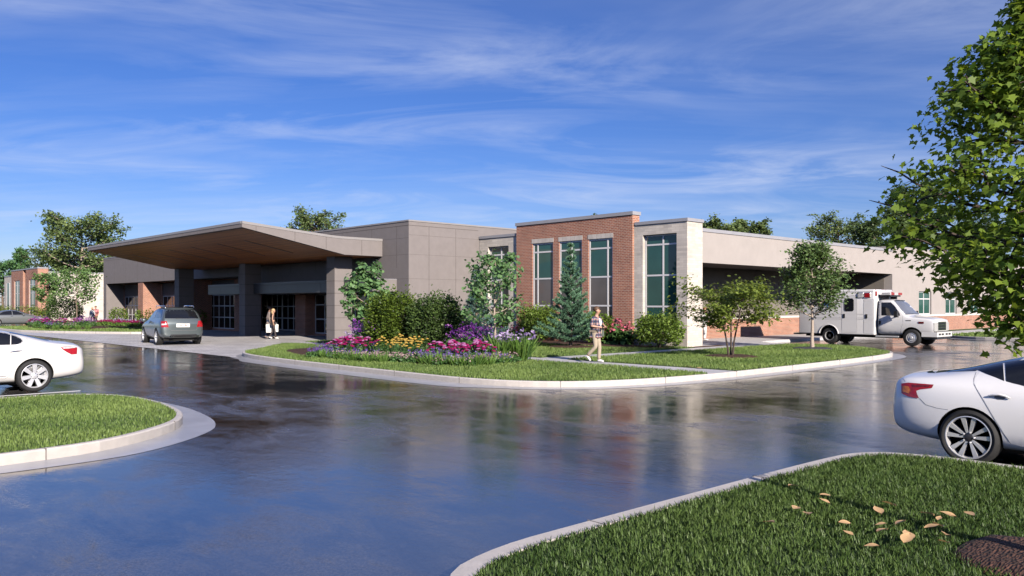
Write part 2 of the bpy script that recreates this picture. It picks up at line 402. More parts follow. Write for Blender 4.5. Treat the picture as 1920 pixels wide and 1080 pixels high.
tag(MB().box(-9, 5.7, 23.4, 23.51, .002, .005).build('parking_line', M['line']), kind='structure')

# mulch: low mounds in plan polygons
def mound(name, poly, z0, h, m, label_kind='structure'):
    c = Vector((sum(p[0] for p in poly) / len(poly), sum(p[1] for p in poly) / len(poly))); n = len(poly); b = MB(); V = []
    for k, (s, hh) in enumerate(((1, 0), (.93, .55), (.75, .9), (.4, 1.0))):
        V += [(c.x + (p[0] - c.x) * s, c.y + (p[1] - c.y) * s, z0 + h * hh + rng.uniform(-.006, .006)) for p in poly]
    b.add(V, [(k * n + i, k * n + (i + 1) % n, (k + 1) * n + (i + 1) % n, (k + 1) * n + i) for k in range(3) for i in range(n)] + [[3 * n + i for i in range(n)]])
    return tag(b.build(name, m, smooth=True), kind='structure')
def ring(c, r, n=20, e=1.0): return [(c[0] + r * math.cos(2 * math.pi * i / n) * rng.uniform(.94, 1.06), c[1] + r * e * math.sin(2 * math.pi * i / n) * rng.uniform(.94, 1.06)) for i in range(n)]
BED = chaikin([(14.85, 28.0), (14.7, 25.5), (14.6, 23.2), (15.0, 21.4), (15.5, 19.5), (16.4, 18.75), (17.6, 18.65), (18.7, 19.0), (19.0, 20.2), (19.0, 24), (19.0, 29), (18.4, 31.4), (16.4, 31.2)], 2, True)
mound('mulch_bed', BED, .13, .07, M['mulch'])
mound('mulch_bed', chaikin([(27.4, 20.9), (29.7, 20.5), (29.7, 33.9), (27.2, 33.9), (27.9, 30), (27.3, 25)], 2, True), .13, .05, M['mulch'])
mound('mulch_bed', chaikin([(29.3, 20.3), (31.0, 20.32), (32.4, 20.4), (32.2, 20.6), (29.4, 20.6)], 1, True), .13, .03, M['mulch'])
mound('mulch_bed', chaikin([(17.2, 78.4), (16.4, 72), (16.9, 66.2), (18.9, 65.0), (21.0, 67.0), (21.9, 73), (21.6, 78.4)], 2, True), .13, .12, M['mulch'])
mound('mulch_bed', chaikin([(22.9, 82), (22.8, 63.5), (26.4, 63.5), (26.4, 82)], 1, True), .02, .1, M['mulch'])
TREES = {}
for k, u, v, r in (('spruce', 1070, 651, 1.05), ('maple', 1370, 669, .95), ('callery', 1523, 654, .85)):
    g = gnd(u, v, .15); TREES[k] = g
    mound('mulch_ring', ring((g.x, g.y), r), .13, .09, M['mulch_grey' if k == 'callery' else 'mulch'])
BIG = Vector((6.85, 1.62, .15)); mound('mulch_ring', ring((BIG.x, BIG.y), .66), .14, .055, M['mulch'])
# ---------------------------------------------------------------- buildings
def fbox(b, face, pl, a0, a1, z0, z1, n0, n1, mi=0):
    """box on a wall: face 'X' looks to -X at x = pl, 'Y' looks to -Y at y = pl; n0..n1 is how far it stands out"""
    if face == 'X': b.box(pl - n1, pl - n0, a0, a1, z0, z1, mi)
    else: b.box(a0, a1, pl - n1, pl - n0, z0, z1, mi)
def wall(b, face, pl, a0, a1, z0, z1, holes=(), th=.3, mi=0):
    A = sorted({a0, a1, *[min(max(h[k], a0), a1) for h in holes for k in (0, 1)]}); Z = sorted({z0, z1, *[min(max(h[k], z0), z1) for h in holes for k in (2, 3)]})
    for i in range(len(A) - 1):
        run = None
        for j in range(len(Z) - 1):
            ca, cz = (A[i] + A[i + 1]) / 2, (Z[j] + Z[j + 1]) / 2
            if any(h[0] < ca < h[1] and h[2] < cz < h[3] for h in holes):
                if run is not None: fbox(b, face, pl, A[i], A[i + 1], run, Z[j], -th, 0, mi); run = None
            elif run is None: run = Z[j]
        if run is not None: fbox(b, face, pl, A[i], A[i + 1], run, z1, -th, 0, mi)
def window(root, face, pl, a0, a1, z0, z1, vs, hs, rec=.08, w=.06, panes=None, frame=None, name='window', edge=True):
    """frame bars at fractions/positions vs (along) and hs (up); panes(zmid) picks the glass"""
    f = MB(); d0, d1 = -rec - .05, -rec
    E = ([a0 + w / 2, a1 - w / 2] if edge else [])
    for a in E + list(vs): fbox(f, face, pl, a - w / 2, a + w / 2, z0, z1, d0, d1)
    for z in ([z0 + w / 2, z1 - w / 2] if edge else []) + list(hs): fbox(f, face, pl, a0 + (w if edge else 0), a1 - (w if edge else 0), z - w / 2, z + w / 2, d0 - .002, d1 - .003)
    fo = f.build(name, frame or M['white_metal'], root, world=True)
    Z = [z0] + sorted(hs) + [z1]
    groups = {}
    for k in range(len(Z) - 1):
        m = panes((Z[k] + Z[k + 1]) / 2) if panes else M['glass_dark']; groups.setdefault(m.name, (m, []))[1].append((Z[k], Z[k + 1]))
    for m, zs in groups.values():
        p = MB()
        for q0, q1 in zs: fbox(p, face, pl, a0 + .002, a1 - .002, q0 + .001, q1 - .001, -rec - .045, -rec - .02)
        po = p.build('pane', m, root, world=True); po.parent = fo
    return fo

# --- main clinic
clinic = thing('clinic_building', 'long single storey clinic of taupe panels, red brick and pale stone blocks', 'building', (29, 34, 0))
WX, BX = 26.45, 24.9
# taupe panel mass with joints
b = MB()
b.box(BX, 46, 34.23, 82.7, 3.88, 6.24)                                           # upper band, hollow bay underneath
b.box(BX, WX, 35.3, 54, 3.2, 3.88); b.box(BX, 46, 34.23, 35.3, 0, 3.88); b.box(BX, 29.5, 81.9, 82.7, 0, 3.88)
g = 1
for y in (35.3 + 1.2 * 0, 37.6, 40.6, 43.6, 46.6, 49.6, 52.6, 55.6, 58.6, 61.6, 64.6, 67.6, 70.6, 73.6, 76.6, 79.6):
    fbox(b, 'X', BX, y - .012, y + .012, 3.885, 6.04, 0, .003, g)
for z in (2.05, 3.3, 4.55, 5.4): fbox(b, 'X', BX, 34.24, 35.29 if z < 3.8 else 37.3, z - .006, z + .006, 0, .003, g)
for x in (26.2, 28.0): fbox(b, 'Y', 34.23, x - .012, x + .012, 0, 6.04, 0, .003, g)
for z in (.8, 2.05, 3.3, 4.55, 5.55): fbox(b, 'Y', 34.23, BX + .02, 29.6, z - .006, z + .006, 0, .0025, g)
fbox(b, 'X', BX, 34.24, 82.7, 6.02, 6.05, 0, .004, g); fbox(b, 'Y', 34.23, BX + .01, 29.6, 6.02, 6.05, 0, .0035, g)
fbox(b, 'X', BX, 81.91, 82.69, 1.9, 1.92, 0, .003, g)
b.build('panel_wall', [M['panel'], M['groove']], clinic, world=True)
c = MB(); c.box(BX - .03, 46, 34.2, 82.73, 6.24, 6.32); c.build('coping', M['coping_pale'], clinic, world=True)
# recessed ground floor along the drive: brick, louvres, storefront glass
groupsW = [(78.0, 81.85, .35, 2.7), (66.2, 72.2, .35, 2.7), (58.0, 62.8, .14, 2.72), (48.3, 57.0, 0, 2.6), (36.0, 46.5, .14, 2.6)]
b = MB(); wall(b, 'X', WX, 35.3, 81.9, 0, 3.878, [(a, c_, z, (3.8 if a > 57.5 else 2.75)) for a, c_, z, z1 in groupsW], .3)
for y0, y1 in ((72.44, 73.6), (61.9, 63.0)): b.box(BX + .05, WX - .001, y0, y1, 0, 3.878)
b.box(29.66, 29.9, 46.4, 61, 0, 3.878); b.box(WX + .3, 29.66, 46.2, 46.5, 0, 3.878); b.box(WX + .3, 29.66, 60, 60.3, 0, 3.878)
b.box(WX - .6, WX - .001, 46.5, 47.8, 0, 2.6)
b.build('brick_base', M['brick'], clinic, world=True)
for a, c_, z, z1 in groupsW[:3]:
    lv = MB(); n = 15; fbox(lv, 'X', WX, a, c_, z1 + .02, 3.8, -.16, -.15)
    for k in range(n):
        zz_ = z1 + .05 + (3.74 - z1) * k / n; lv.add(*[([(WX + .12, a, zz_ + .055), (WX + .12, c_, zz_ + .055), (WX + .02, c_, zz_), (WX + .02, a, zz_), (WX + .12, a, zz_ + .04), (WX + .12, c_, zz_ + .04), (WX + .03, c_, zz_ - .012), (WX + .03, a, zz_ - .012)], [(0, 1, 2, 3), (7, 6, 5, 4), (0, 3, 7, 4), (1, 5, 6, 2), (3, 2, 6, 7), (0, 4, 5, 1)])][0])
    lv.build('louver', M['louver'], clinic, world=True)
def mull(a, c_, step): 
    n = max(2, round((c_ - a) / step)); return [a + (c_ - a) * k / n for k in range(1, n)]
for a, c_, z, z1 in groupsW[:3]: window(clinic, 'X', WX, a, c_, z, z1, mull(a, c_, .95), [1.0, 1.86], .1, .07)
window(clinic, 'X', 29.66, 53.3, 60.0, .03, 2.75, mull(53.3, 60, .84) + [56.75], [.95, 1.82], -.06, .08, name='entrance_glazing')
window(clinic, 'X', WX, 36.0, 46.5, .14, 2.6, mull(36, 46.5, 1.2), [1.05, 1.95], .1, .07)
# ---- dark entrance canopy band between wall and columns
v = MB(); v.box(23.4, WX - .002, 35.3, 55.4, 2.64, 3.27)
for y in (37.8, 40.4, 43.0, 45.6, 48.2, 50.8, 53.4): fbox(v, 'X', 23.4, y - .012, y + .012, 2.65, 3.13, 0, .003, 1)
fbox(v, 'X', 23.4, 35.31, 55.39, 3.12, 3.145, 0, .004, 1)
v.box(23.38, WX - .003, 35.28, 55.42, 3.27, 3.30, 2)
v.build('entrance_band', [M['panel_dark'], M['groove'], M['coping']], clinic, world=True)
MB().box(23.42, WX - .004, 35.285, 35.298, 2.65, 3.265).build('band_end', M['panel'], clinic, world=True)
# ---- stone and brick blocks
SX, BKX = 29.66, 29.54
hS = (21.13, 22.97, .4, 5.1); hL = (31.85, 33.5, .4, 5.1)
b = MB(); wall(b, 'X', SX, 31.12, 34.2, 0, 5.57, [hL], .3); b.build('stone_wall', M['stone'], clinic, world=True)
b = MB(); wall(b, 'X', SX, 20.58, 23.46, 0, 5.57, [hS], .3)
b.box(SX + .3, 30.81, 20.58, 20.9, 0, 5.57); b.box(30.5, 30.81, 20.9, 25.0, 0, 5.57)
b.build('stone_wall', M['stone'], clinic, world=True)
WIN = [(28.47, 29.93, [29.6]), (26.54, 28.05, [27.25]), (24.63, 26.12, [24.97])]
b = MB(); wall(b, 'X', BKX, 23.46, 31.12, 0, 6.06, [(a, c_, .4, 5.30) for a, c_, _ in WIN], .4)
b.box(BKX + .4, 30.05, 23.46, 23.8, 0, 6.06); b.build('brick_wall', M['brick'], clinic, world=True)
l = MB()
for a, c_, _ in WIN: fbox(l, 'X', BKX, a - .04, c_ + .04, 5.09, 5.30, -.28, .012)
l.build('lintel', M['lintel'], clinic, world=True)
c = MB(); c.box(BKX - .05, 30.1, 23.41, 31.17, 6.06, 6.22); c.box(SX - .05, 30.86, 20.53, 23.405, 5.57, 5.71); c.box(30.2, 30.86, 23.41, 25, 5.57, 5.71); c.box(SX - .05, 30.3, 31.175, 34.18, 5.57, 5.71)
c.build('coping', M['coping'], clinic, world=True)
tg = lambda z: M['glass_teal'] if z > 3.28 else M['glass_grey']
for a, c_, vs in WIN: window(clinic, 'X', BKX, a, c_, .4, 5.09, vs, [1.92, 3.28, 4.63], .06, .075, tg)
window(clinic, 'X', SX, 21.13, 22.97, .4, 5.1, [21.97], [1.89, 3.28, 4.65], .17, .075, lambda z: M['glass_teal'])
window(clinic, 'X', SX, 31.85, 33.5, .4, 5.1, [32.6], [1.89, 3.28, 4.65], .17, .075, lambda z: M['glass_teal'] if z > 2.5 else M['glass_grey'])
# ---- ambulance bay and the wing beyond
FY = 21.7; b = MB()
b.box(30.81, 53.83, FY, FY + .5, 3.92, 5.36)                                      # fascia
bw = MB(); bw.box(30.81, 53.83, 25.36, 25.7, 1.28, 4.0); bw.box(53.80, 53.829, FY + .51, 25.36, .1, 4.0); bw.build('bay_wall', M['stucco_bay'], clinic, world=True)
holes = [(58.2, 60.44, 1.25, 2.87), (63.12, 65.36, 1.25, 2.87), (68.2, 70.4, 1.25, 2.87), (73.2, 75.4, 1.25, 2.87), (78.2, 80.4, 1.25, 2.87)]
wall(b, 'Y', FY, 53.83, 110, 1.28, 5.72, holes, .4)
b.box(53.83, 54.2, FY + .4, 25.36, 0, 5.72)
b.build('stucco_wall', M['stucco'], clinic, world=True)
cl_ = MB(); cl_.box(30.81, 53.83, FY + .5, 25.36, 4.0, 4.2); cl_.build('bay_ceiling', simple('shaded_bay_ceiling', (.12, .10, .095), .8), clinic, world=True)  # ceiling colour darkened to stand in for the bay's deep shade
br = MB(); br.box(30.81, 53.83, 25.33, 25.7, 0, 1.15); wall(br, 'Y', FY - .02, 53.83, 110, 0, 1.14, (), .4); br.build('brick_wainscot', M['brick'], clinic, world=True)
s = MB(); s.box(30.81, 53.83, 25.29, 25.7, 1.15, 1.28); s.box(53.83, 110, FY - .06, FY + .38, 1.14, 1.28); s.build('sill', M['sill'], clinic, world=True)
for h in holes: window(clinic, 'Y', FY, h[0], h[1], 1.285, h[3], [(h[0] + h[1]) / 2], [2.35], .1, .07, lambda z: M['glass_teal'])
c = MB(); c.box(30.86, 53.8, FY - .04, FY + .45, 5.36, 5.52); c.box(54.0, 110, FY + .02, FY + .42, 5.72, 5.76); c.build('coping', M['coping'], clinic, world=True)
r = MB(); r.box(30.1, 110, 25.7, 34.2, 4.9, 5.1); r.box(46, 110, 34.2, 82, 4.9, 5.1); r.box(30.9, 53.8, FY + .5, 25.7, 4.9, 5.0); r.box(54.2, 110, FY + .4, 25.7, 4.9, 5.1)
r.box(62, 72, 30, 38, 5.1, 6.3); r.box(30.05, 30.3, 23.8, 31, 0, 4.9)
r.build('roof', M['roof'], clinic, world=True)
back = MB(); back.box(109.7, 110, FY + .4, 82, 0, 4.9); back.box(46, 109.7, 81.7, 82, 0, 4.9); back.box(29.9, 46, 82.4, 82.69, 0, 3.88); back.build('rear_wall', M['stucco'], clinic, world=True)

# --- porte-cochere
pc = thing('entrance_canopy', 'broad upswept entrance canopy with a wooden soffit on three panelled columns', 'canopy', (22, 48.5, 0))
Y0, Y1 = 36.57, 60.0
top = chaikin([(17.06, 5.76), (19.8, 5.53), (21.3, 5.40), (22.2, 5.34), (23.5, 5.34), (24.88, 5.34)], 2)
bot = [(17.06, 5.59), (22.57, 4.53), (24.88, 4.53)]
def prof(b, y0, y1, xo=0.0):
    P = [(x, z) for x, z in top] + [(x, z) for x, z in bot[::-1]]; n = len(P)
    b.add([(x, y0, z) for x, z in P] + [(x, y1, z) for x, z in P], [list(range(n)), list(range(2 * n - 1, n - 1, -1))] + [(i, n + i, n + (i + 1) % n, (i + 1) % n) for i in range(n)])
b = MB(); prof(b, Y0, Y1)
def tz(x): 
    for (x0, z0), (x1, z1) in zip(top, top[1:]):
        if x0 <= x <= x1: return z0 + (z1 - z0) * (x - x0) / (x1 - x0)
    return 5.4
def bz(x): return 5.59 + (4.53 - 5.59) * min(1, (x - 17.06) / (22.57 - 17.06))
for x in (17.75, 19.77, 21.5, 23.6): b.box(x - .012, x + .012, Y0 - .004, Y0 - .0005, bz(x) + .01, tz(x) - .01, 1)
for y in [Y0 + 1.2 + 1.95 * k for k in range(12)]: b.box(17.056, 17.0595, y - .01, y + .01, 5.6, 5.75, 1)
b.build('fascia', [M['panel'], M['groove']], pc, world=True)
e = MB()
for (x0, z0), (x1, z1) in zip(top, top[1:]):
    for ya, yb in ((Y0 - .02, Y0 + .12), (Y1 - .12, Y1 + .02)):
        e.add([(x0, ya, z0 + .001), (x1, ya, z1 + .001), (x1, yb, z1 + .001), (x0, yb, z0 + .001), (x0, ya, z0 + .12), (x1, ya, z1 + .12), (x1, yb, z1 + .12), (x0, yb, z0 + .12)], [(0, 1, 5, 4), (1, 2, 6, 5), (2, 3, 7, 6), (3, 0, 4, 7), (4, 5, 6, 7), (3, 2, 1, 0)])
e.box(17.04, 17.2, Y0 + .12, Y1 - .12, 5.762, 5.88); e.build('edge_trim', M['coping_pale'], pc, world=True)
s = MB(); q = .012
s.add([(17.2, Y0 + .15, bz(17.2) - q), (22.57, Y0 + .15, 4.53 - q), (22.57, Y1 - .15, 4.53 - q), (17.2, Y1 - .15, bz(17.2) - q), (24.86, Y0 + .15, 4.53 - q), (24.86, Y1 - .15, 4.53 - q)], [(0, 1, 2, 3), (1, 4, 5, 2)])
so_ = s.build('soffit', M['soffit'], pc, world=True)
for y in (39.95, 43.2, 46.75, 50.0, 53.1, 56.5):
    lb = MB(); lb.add([(x, yy, bz(x) - z) for z in (.012, .03) for x in (18.75, 21.48) for yy in (y - .045, y + .045)], [(0, 1, 3, 2), (4, 6, 7, 5), (0, 2, 6, 4), (1, 5, 7, 3), (0, 4, 5, 1), (2, 3, 7, 6)])
    lb.build('linear_light', M['light_off'], pc, world=True)
for y in (37.99, 48.55, 59.1):
    k = MB(); k.box(22.84, 23.9, y, y + .82, 0, 4.525)
    for z in (.62, 1.27, 1.92, 2.57, 3.22, 3.87): k.box(22.836, 23.904, y - .004, y + .824, z - .012, z + .012, 1)
    k.build('column', [M['panel'], M['groove']], pc, world=True)

# --- detached-looking wing far on the left
wing = thing('clinic_wing', 'far brick and pale stone wing with tall windows beyond the flower bed', 'building', (26, 112, 0))
for q in ((26.0, 70, 108.0, 108.4, 0, 5.7), (25.05, 25.4, 118.9, 123.3, 0, 5.5)): MB().box(*q).build('stone_wall', M['stone'], wing, world=True)
ww = [(108.0, 110.1), (114.6, 116.8)]
b = MB(); wall(b, 'X', 24.9, 106.2, 111.6, 0, 6.1, [(107.3, 110.2, .5, 4.9)], .4); wall(b, 'X', 24.9, 113.0, 118.8, 0, 6.1, [(114.6, 117.4, .5, 4.9)], .4); wall(b, 'X', 25.15, 111.6, 113.0, 0, 6.1, (), .3)
b.box(25.3, 26.0, 106.2, 106.5, 0, 6.1); b.build('brick_wall', M['brick'], wing, world=True)
for a, c_ in ((107.3, 110.2), (114.6, 117.4)): window(wing, 'X', 24.9, a, c_, .5, 4.9, [(a + c_) / 2], [1.7, 3.3, 4.3], .08, .05, lambda z: M['glass_teal'])
window(wing, 'X', 25.05, 120.2, 121.8, .5, 4.7, [], [1.7], -.06, .05, lambda z: M['glass_teal'])
c = MB(); c.box(24.86, 26.0, 106.16, 118.84, 6.1, 6.24); c.box(25.0, 26, 118.85, 123.34, 5.5, 5.62); c.box(26.01, 70, 107.96, 108.44, 5.7, 5.84); c.build('coping', M['coping'], wing, world=True)
r = MB(); r.box(26.0, 70, 108.4, 123.3, 5.2, 5.4); r.box(26, 70, 123, 123.3, 0, 5.2); r.build('roof', M['roof'], wing, world=True)
# ---------------------------------------------------------------- vehicles
def paint(name, col, rough=.28, metal=0.0, coat=.8):
    t = NT(name); t.p(Base_Color=t.ramp(t.noise(1.5), [(.3, tuple(c * .97 for c in col)), (.7, col)]), Roughness=rough, Metallic=metal, Coat_Weight=coat, Coat_Roughness=.04); return t.m
M['white_paint'] = paint('white_car_paint', (.87, .86, .86))
M['white_paint_warm'] = paint('warm_white_car_paint', (.74, .725, .71))
M['green_grey_paint'] = paint('green_grey_metallic_paint', (.125, .15, .155), .3, .55)
M['silver_paint'] = paint('grey_metallic_paint', (.22, .235, .24), .32, .5)
M['amb_paint'] = paint('white_enamel', (.74, .73, .73), .3)
M['tyre'] = simple('tyre_rubber', (.016, .016, .017), .75, .2, 20)
M['black'] = simple('black_plastic', (.012, .012, .013), .45)
M['gloss_black'] = simple('gloss_black_trim', (.008, .008, .01), .08)
M['wellblack'] = simple('wheel_well', (.006, .006, .006), .9)
M['gap'] = simple('panel_gap', (.20, .20, .21), .6)
M['alloy'] = simple('alloy', (.68, .68, .70), .25, .04, 10, Metallic=.45)
M['alloy_dark'] = simple('dark_alloy', (.03, .03, .033), .35)
M['chrome'] = simple('chrome', (.78, .78, .80), .1, .02, Metallic=1.0)
M['car_glass'] = glass('car_glass', (.010, .011, .014), .02)
M['car_glass_clear'] = glass('pale_car_glass', (.16, .17, .20), .05)
def lens(name, col):
    t = NT(name); v = t.n('ShaderNodeTexVoronoi'); v.inputs['Scale'].default_value = 40
    t.p(Base_Color=t.ramp(t.noise(30), [(.35, tuple(c * .55 for c in col)), (.7, col)]), Roughness=.12, Coat_Weight=1.0, Coat_Roughness=.03); return t.m
M['red_lens'] = lens('red_lens', (.48, .014, .018)); M['clear_lens'] = lens('clear_lens', (.75, .74, .74)); M['amber_lens'] = lens('amber_lens', (.8, .22, .03))
M['dark_red'] = lens('dark_red_lens', (.20, .012, .015))
M['plate'] = simple('number_plate', (.75, .74, .70), .4, .03); M['plate_red'] = simple('plate_marks', (.42, .08, .06), .5)

def profile(zb, w, zsh, wsh, zt, wt):
    zm = .5 * (zb + zsh)
    return [(0, zb), (w * .7, zb), (w * .955, zb + .05), (w, zm), (w * .985, zsh - .10), (wsh, zsh), (.45 * wsh + .55 * wt + .02, zsh + (zt - zsh) * .55), (wt, zt - .045), (wt * .55, zt), (0, zt + .012)]
def car_body(name, stations, mats, parent, arches=(), sub=2, crease=((5, .6),), caps=True, base=None):
    """stations: (x, floor, half width, belt height, belt half width, top height, top half width), rear to front, car facing +x"""
    P = [[(st[0], y, z) for y, z in profile(*st[1:])] for st in stations]; m = 10
    bm = bmesh.new(); cl = bm.edges.layers.float.new('crease_edge'); rows = []
    for row in P:
        L = [bm.verts.new(p) for p in row]; Rr = [L[0]] + [bm.verts.new((x, -y, z)) for x, y, z in row[1:-1]] + [L[-1]]; rows.append((L, Rr))
    for (a, ar), (c, cr) in zip(rows, rows[1:]):
        for j in range(m - 1):
            bm.faces.new((a[j], a[j + 1], c[j + 1], c[j])); bm.faces.new((ar[j + 1], ar[j], cr[j], cr[j + 1]))
        for j, cw in crease:
            for p, q in ((a[j], c[j]), (ar[j], cr[j])):
                e = bm.edges.get((p, q))
                if e: e[cl] = cw
    for L, Rr in (rows[0], rows[-1]):
        for j in range(m - 1): bm.faces.new([L[j], L[j + 1], Rr[j + 1], Rr[j]] if 0 < j < m - 2 else ([L[0], L[1], Rr[1]] if j == 0 else [L[j], L[j + 1], Rr[j]]))
    bmesh.ops.recalc_face_normals(bm, faces=bm.faces)
    me = bpy.data.meshes.new(name); bm.to_mesh(me); bm.free()
    for q in mats: me.materials.append(q)
    o = link(name, me); o.modifiers.new('s', 'SUBSURF').levels = sub; evaluated(o)
    if arches:
        c = MB()
        for x, r, y in arches:
            for sgn in (1, -1):
                c.lathe([(r, -.34), (r, .34)], 40, 0, Matrix.Translation((x, sgn * y, r * .93)) @ Matrix.Rotation(R(90), 4, 'X'))
        k = c.build('cutter', M['wellblack']); md = o.modifiers.new('b', 'BOOLEAN'); md.object = k; md.operation = 'DIFFERENCE'; md.solver = 'EXACT'; md.material_mode = 'TRANSFER'
        evaluated(o); bpy.data.objects.remove(k)
    o.data.shade_smooth(); o.data.set_sharp_from_angle(angle=R(38)); o.parent = parent
    return o

class Skin:
    """finds points of a body's surface, in the vehicle's own space"""
    def __init__(s, root, *objs):
        s.W = Matrix.Translation(root.location) @ Matrix.Rotation(root.rotation_euler[2], 4, 'Z') @ Matrix.Diagonal((*root.scale, 1)); s.I = s.W.inverted(); s.root = root
        vs = []; fs = []
        for o in objs:
            b = len(vs); vs += [v.co.copy() for v in o.data.vertices]; fs += [[i + b for i in p.vertices] for p in o.data.polygons]
        s.t = BVHTree.FromPolygons(vs, fs); s.cam = s.I @ CAM
    def eye(s, u, v):
        d = (s.I.to_3x3() @ ray(u, v)).normalized(); h = s.t.ray_cast(s.cam, d); return h[0], h[1]
    def side(s, x, z, sgn=1, far=3):
        h = s.t.ray_cast(Vector((x, sgn * far, z)), Vector((0, -sgn, 0))); return h[0], h[1]
    def end(s, y, z, sgn=-1, far=8):
        h = s.t.ray_cast(Vector((sgn * far, y, z)), Vector((-sgn, 0, 0))); return h[0], h[1]
    def patch(s, name, poly, mat, hit, off=.004, parent=None, mirror=False, cuts=4):
        """panel that follows the surface inside an outline; hit(a, b) -> point, normal"""
        bm = bmesh.new(); vs = [bm.verts.new((p[0], p[1], 0)) for p in poly]; f = bm.faces.new(vs)
        bmesh.ops.triangulate(bm, faces=[f]); 
        span = max(max(p[0] for p in poly) - min(p[0] for p in poly), max(p[1] for p in poly) - min(p[1] for p in poly))
        for _ in range(cuts):
            es = [e for e in bm.edges if e.calc_length() > span / 14]
            if not es: break
            bmesh.ops.subdivide_edges(bm, edges=es, cuts=1); bmesh.ops.triangulate(bm, faces=bm.faces)
        dead = []
        for v in bm.verts:
            p, n = hit(v.co.x, v.co.y)
            if p is None: dead.append(v)
            else: v.co = p + n * off
        bmesh.ops.delete(bm, geom=dead, context='VERTS')
        for f in bm.faces: f.smooth = True
        bmesh.ops.recalc_face_normals(bm, faces=bm.faces)
        me = bpy.data.meshes.new(name); bm.to_mesh(me); bm.free(); me.materials.append(mat)
        o = link(name, me, parent or s.root)
        if mirror:
            m2 = me.copy(); m2.transform(Matrix.Diagonal((1, -1, 1, 1))); m2.flip_normals(); link(name, m2, parent or s.root)
        return o
    def seam(s, b, line, hit, r=.004, n=10):
        pts = []
        for a, c in zip(line, line[1:]):
            for k in range(n):
                p, nn = hit(a[0] + (c[0] - a[0]) * k / n, a[1] + (c[1] - a[1]) * k / n)
                if p is not None: pts.append(p + nn * r * .3)
        if len(pts) > 1: b.tube(pts, r, 4)
        return b

def wheel(root, x, y, r, rim_r, wd, style, name='wheel'):
    """wheel at (x, y) standing on the ground; its face looks along sign of y"""
    sg = 1 if y > 0 else -1
    B = Matrix.Translation((x, y, r)) @ Matrix.Rotation(R(-90 * sg), 4, 'X')          # local z points outwards
    t = MB(); t.lathe([(rim_r, -wd * .5), (r * .93, -wd * .5), (r, -wd * .38), (r, wd * .30), (r * .965, wd * .43), (r * .88, wd * .5), (rim_r + .012, wd * .48), (rim_r, wd * .42), (rim_r, -wd * .5)], 40, 0, B)
    to = t.build(name, M['tyre'], root, smooth=True)
    m = MB(); m.lathe([(rim_r * .99, wd * .10), (rim_r, wd * .46), (rim_r * .955, wd * .47), (rim_r * .92, wd * .40), (rim_r * .9, wd * .10)], 40, 0, B)
    m.lathe([(rim_r * .93, wd * .02), (rim_r * .93, wd * .10), (.01, wd * .10)], 32, 1, B)
    def blade(a, w0, w1, r0, r1, z0=.36, z1=.42, mi=0):
        c, s_ = math.cos(a), math.sin(a); V = []
        for rr, ww, zz in ((r0, w0, z0), (r1, w1, z1)):
            for q in (-1, 1): V += [(c * rr - s_ * ww * q, s_ * rr + c * ww * q, wd * zz), (c * rr - s_ * ww * q * 1.1, s_ * rr + c * ww * q * 1.1, wd * .12)]
        m.add(V, [(0, 2, 6, 4), (0, 4, 5, 1), (2, 3, 7, 6), (4, 6, 7, 5)], mi, B)
    if style == 'fan':
        for k in range(5):
            for q in (-1, 1):
                a = 2 * math.pi * k / 5 + q * .26 + .3; blade(a, rim_r * .045, rim_r * .105, rim_r * .16, rim_r * .95)
        m.lathe([(rim_r * .20, wd * .1), (rim_r * .20, wd * .37), (rim_r * .16, wd * .40), (.005, wd * .40)], 20, 1, B)
        for k in range(5): m.ball(B @ Vector((rim_r * .24 * math.cos(k * 1.2566), rim_r * .24 * math.sin(k * 1.2566), wd * .40)), .013, 4, 0)
    elif style == 'seven':
        for k in range(7): blade(2 * math.pi * k / 7 + .2, rim_r * .115, rim_r * .17, rim_r * .15, rim_r * .95)
        m.lathe([(rim_r * .26, wd * .1), (rim_r * .25, wd * .40), (rim_r * .12, wd * .46), (.005, wd * .46)], 20, 0, B)
        for k in range(7): m.lathe([(.014, wd * .38), (.014, wd * .425), (.002, wd * .425)], 8, 1, B @ Matrix.Translation((rim_r * .2 * math.cos(k * .8976), rim_r * .2 * math.sin(k * .8976), 0)))
    elif style == 'five':
        for k in range(5): blade(2 * math.pi * k / 5 + .3, rim_r * .12, rim_r * .2, rim_r * .15, rim_r * .95)
        m.lathe([(rim_r * .25, wd * .1), (rim_r * .22, wd * .40), (.005, wd * .42)], 16, 0, B)
    elif style == 'cap':
        m.lathe([(rim_r * .92, wd * .1), (rim_r * .9, wd * .38), (rim_r * .6, wd * .46), (rim_r * .5, wd * .40), (rim_r * .3, wd * .44), (rim_r * .26, wd * .6), (.005, wd * .62)], 32, 0, B)
        for k in range(14): m.lathe([(rim_r * .07, wd * .30), (rim_r * .07, wd * .435), (.002, wd * .435)], 8, 1, B @ Matrix.Translation((rim_r * .72 * math.cos(k * .4488), rim_r * .72 * math.sin(k * .4488), 0)))
    else:   # deep dish of a twin rear wheel
        m.lathe([(rim_r * .92, -wd * .15), (rim_r * .88, wd * .30), (rim_r * .80, wd * .05), (rim_r * .5, -wd * .05), (rim_r * .36, wd * .0), (rim_r * .30, wd * .28), (.005, wd * .30)], 32, 1, B)
        for k in range(8): m.ball(B @ Vector((rim_r * .43 * math.cos(k * .7854), rim_r * .43 * math.sin(k * .7854), wd * .02)), .018, 4, 0)
    m.build('rim', [M['alloy'], M['alloy_dark']], to, smooth=True)
    return to
def wheels(root, xs, y, r, rim_r, wd, style):
    for x in xs:
        for s_ in (1, -1): wheel(root, x, s_ * (y - wd / 2), r, rim_r, wd, style)
def px(poly, ox, oy, k): return [(ox + x / k, oy + y / k) for x, y in poly]

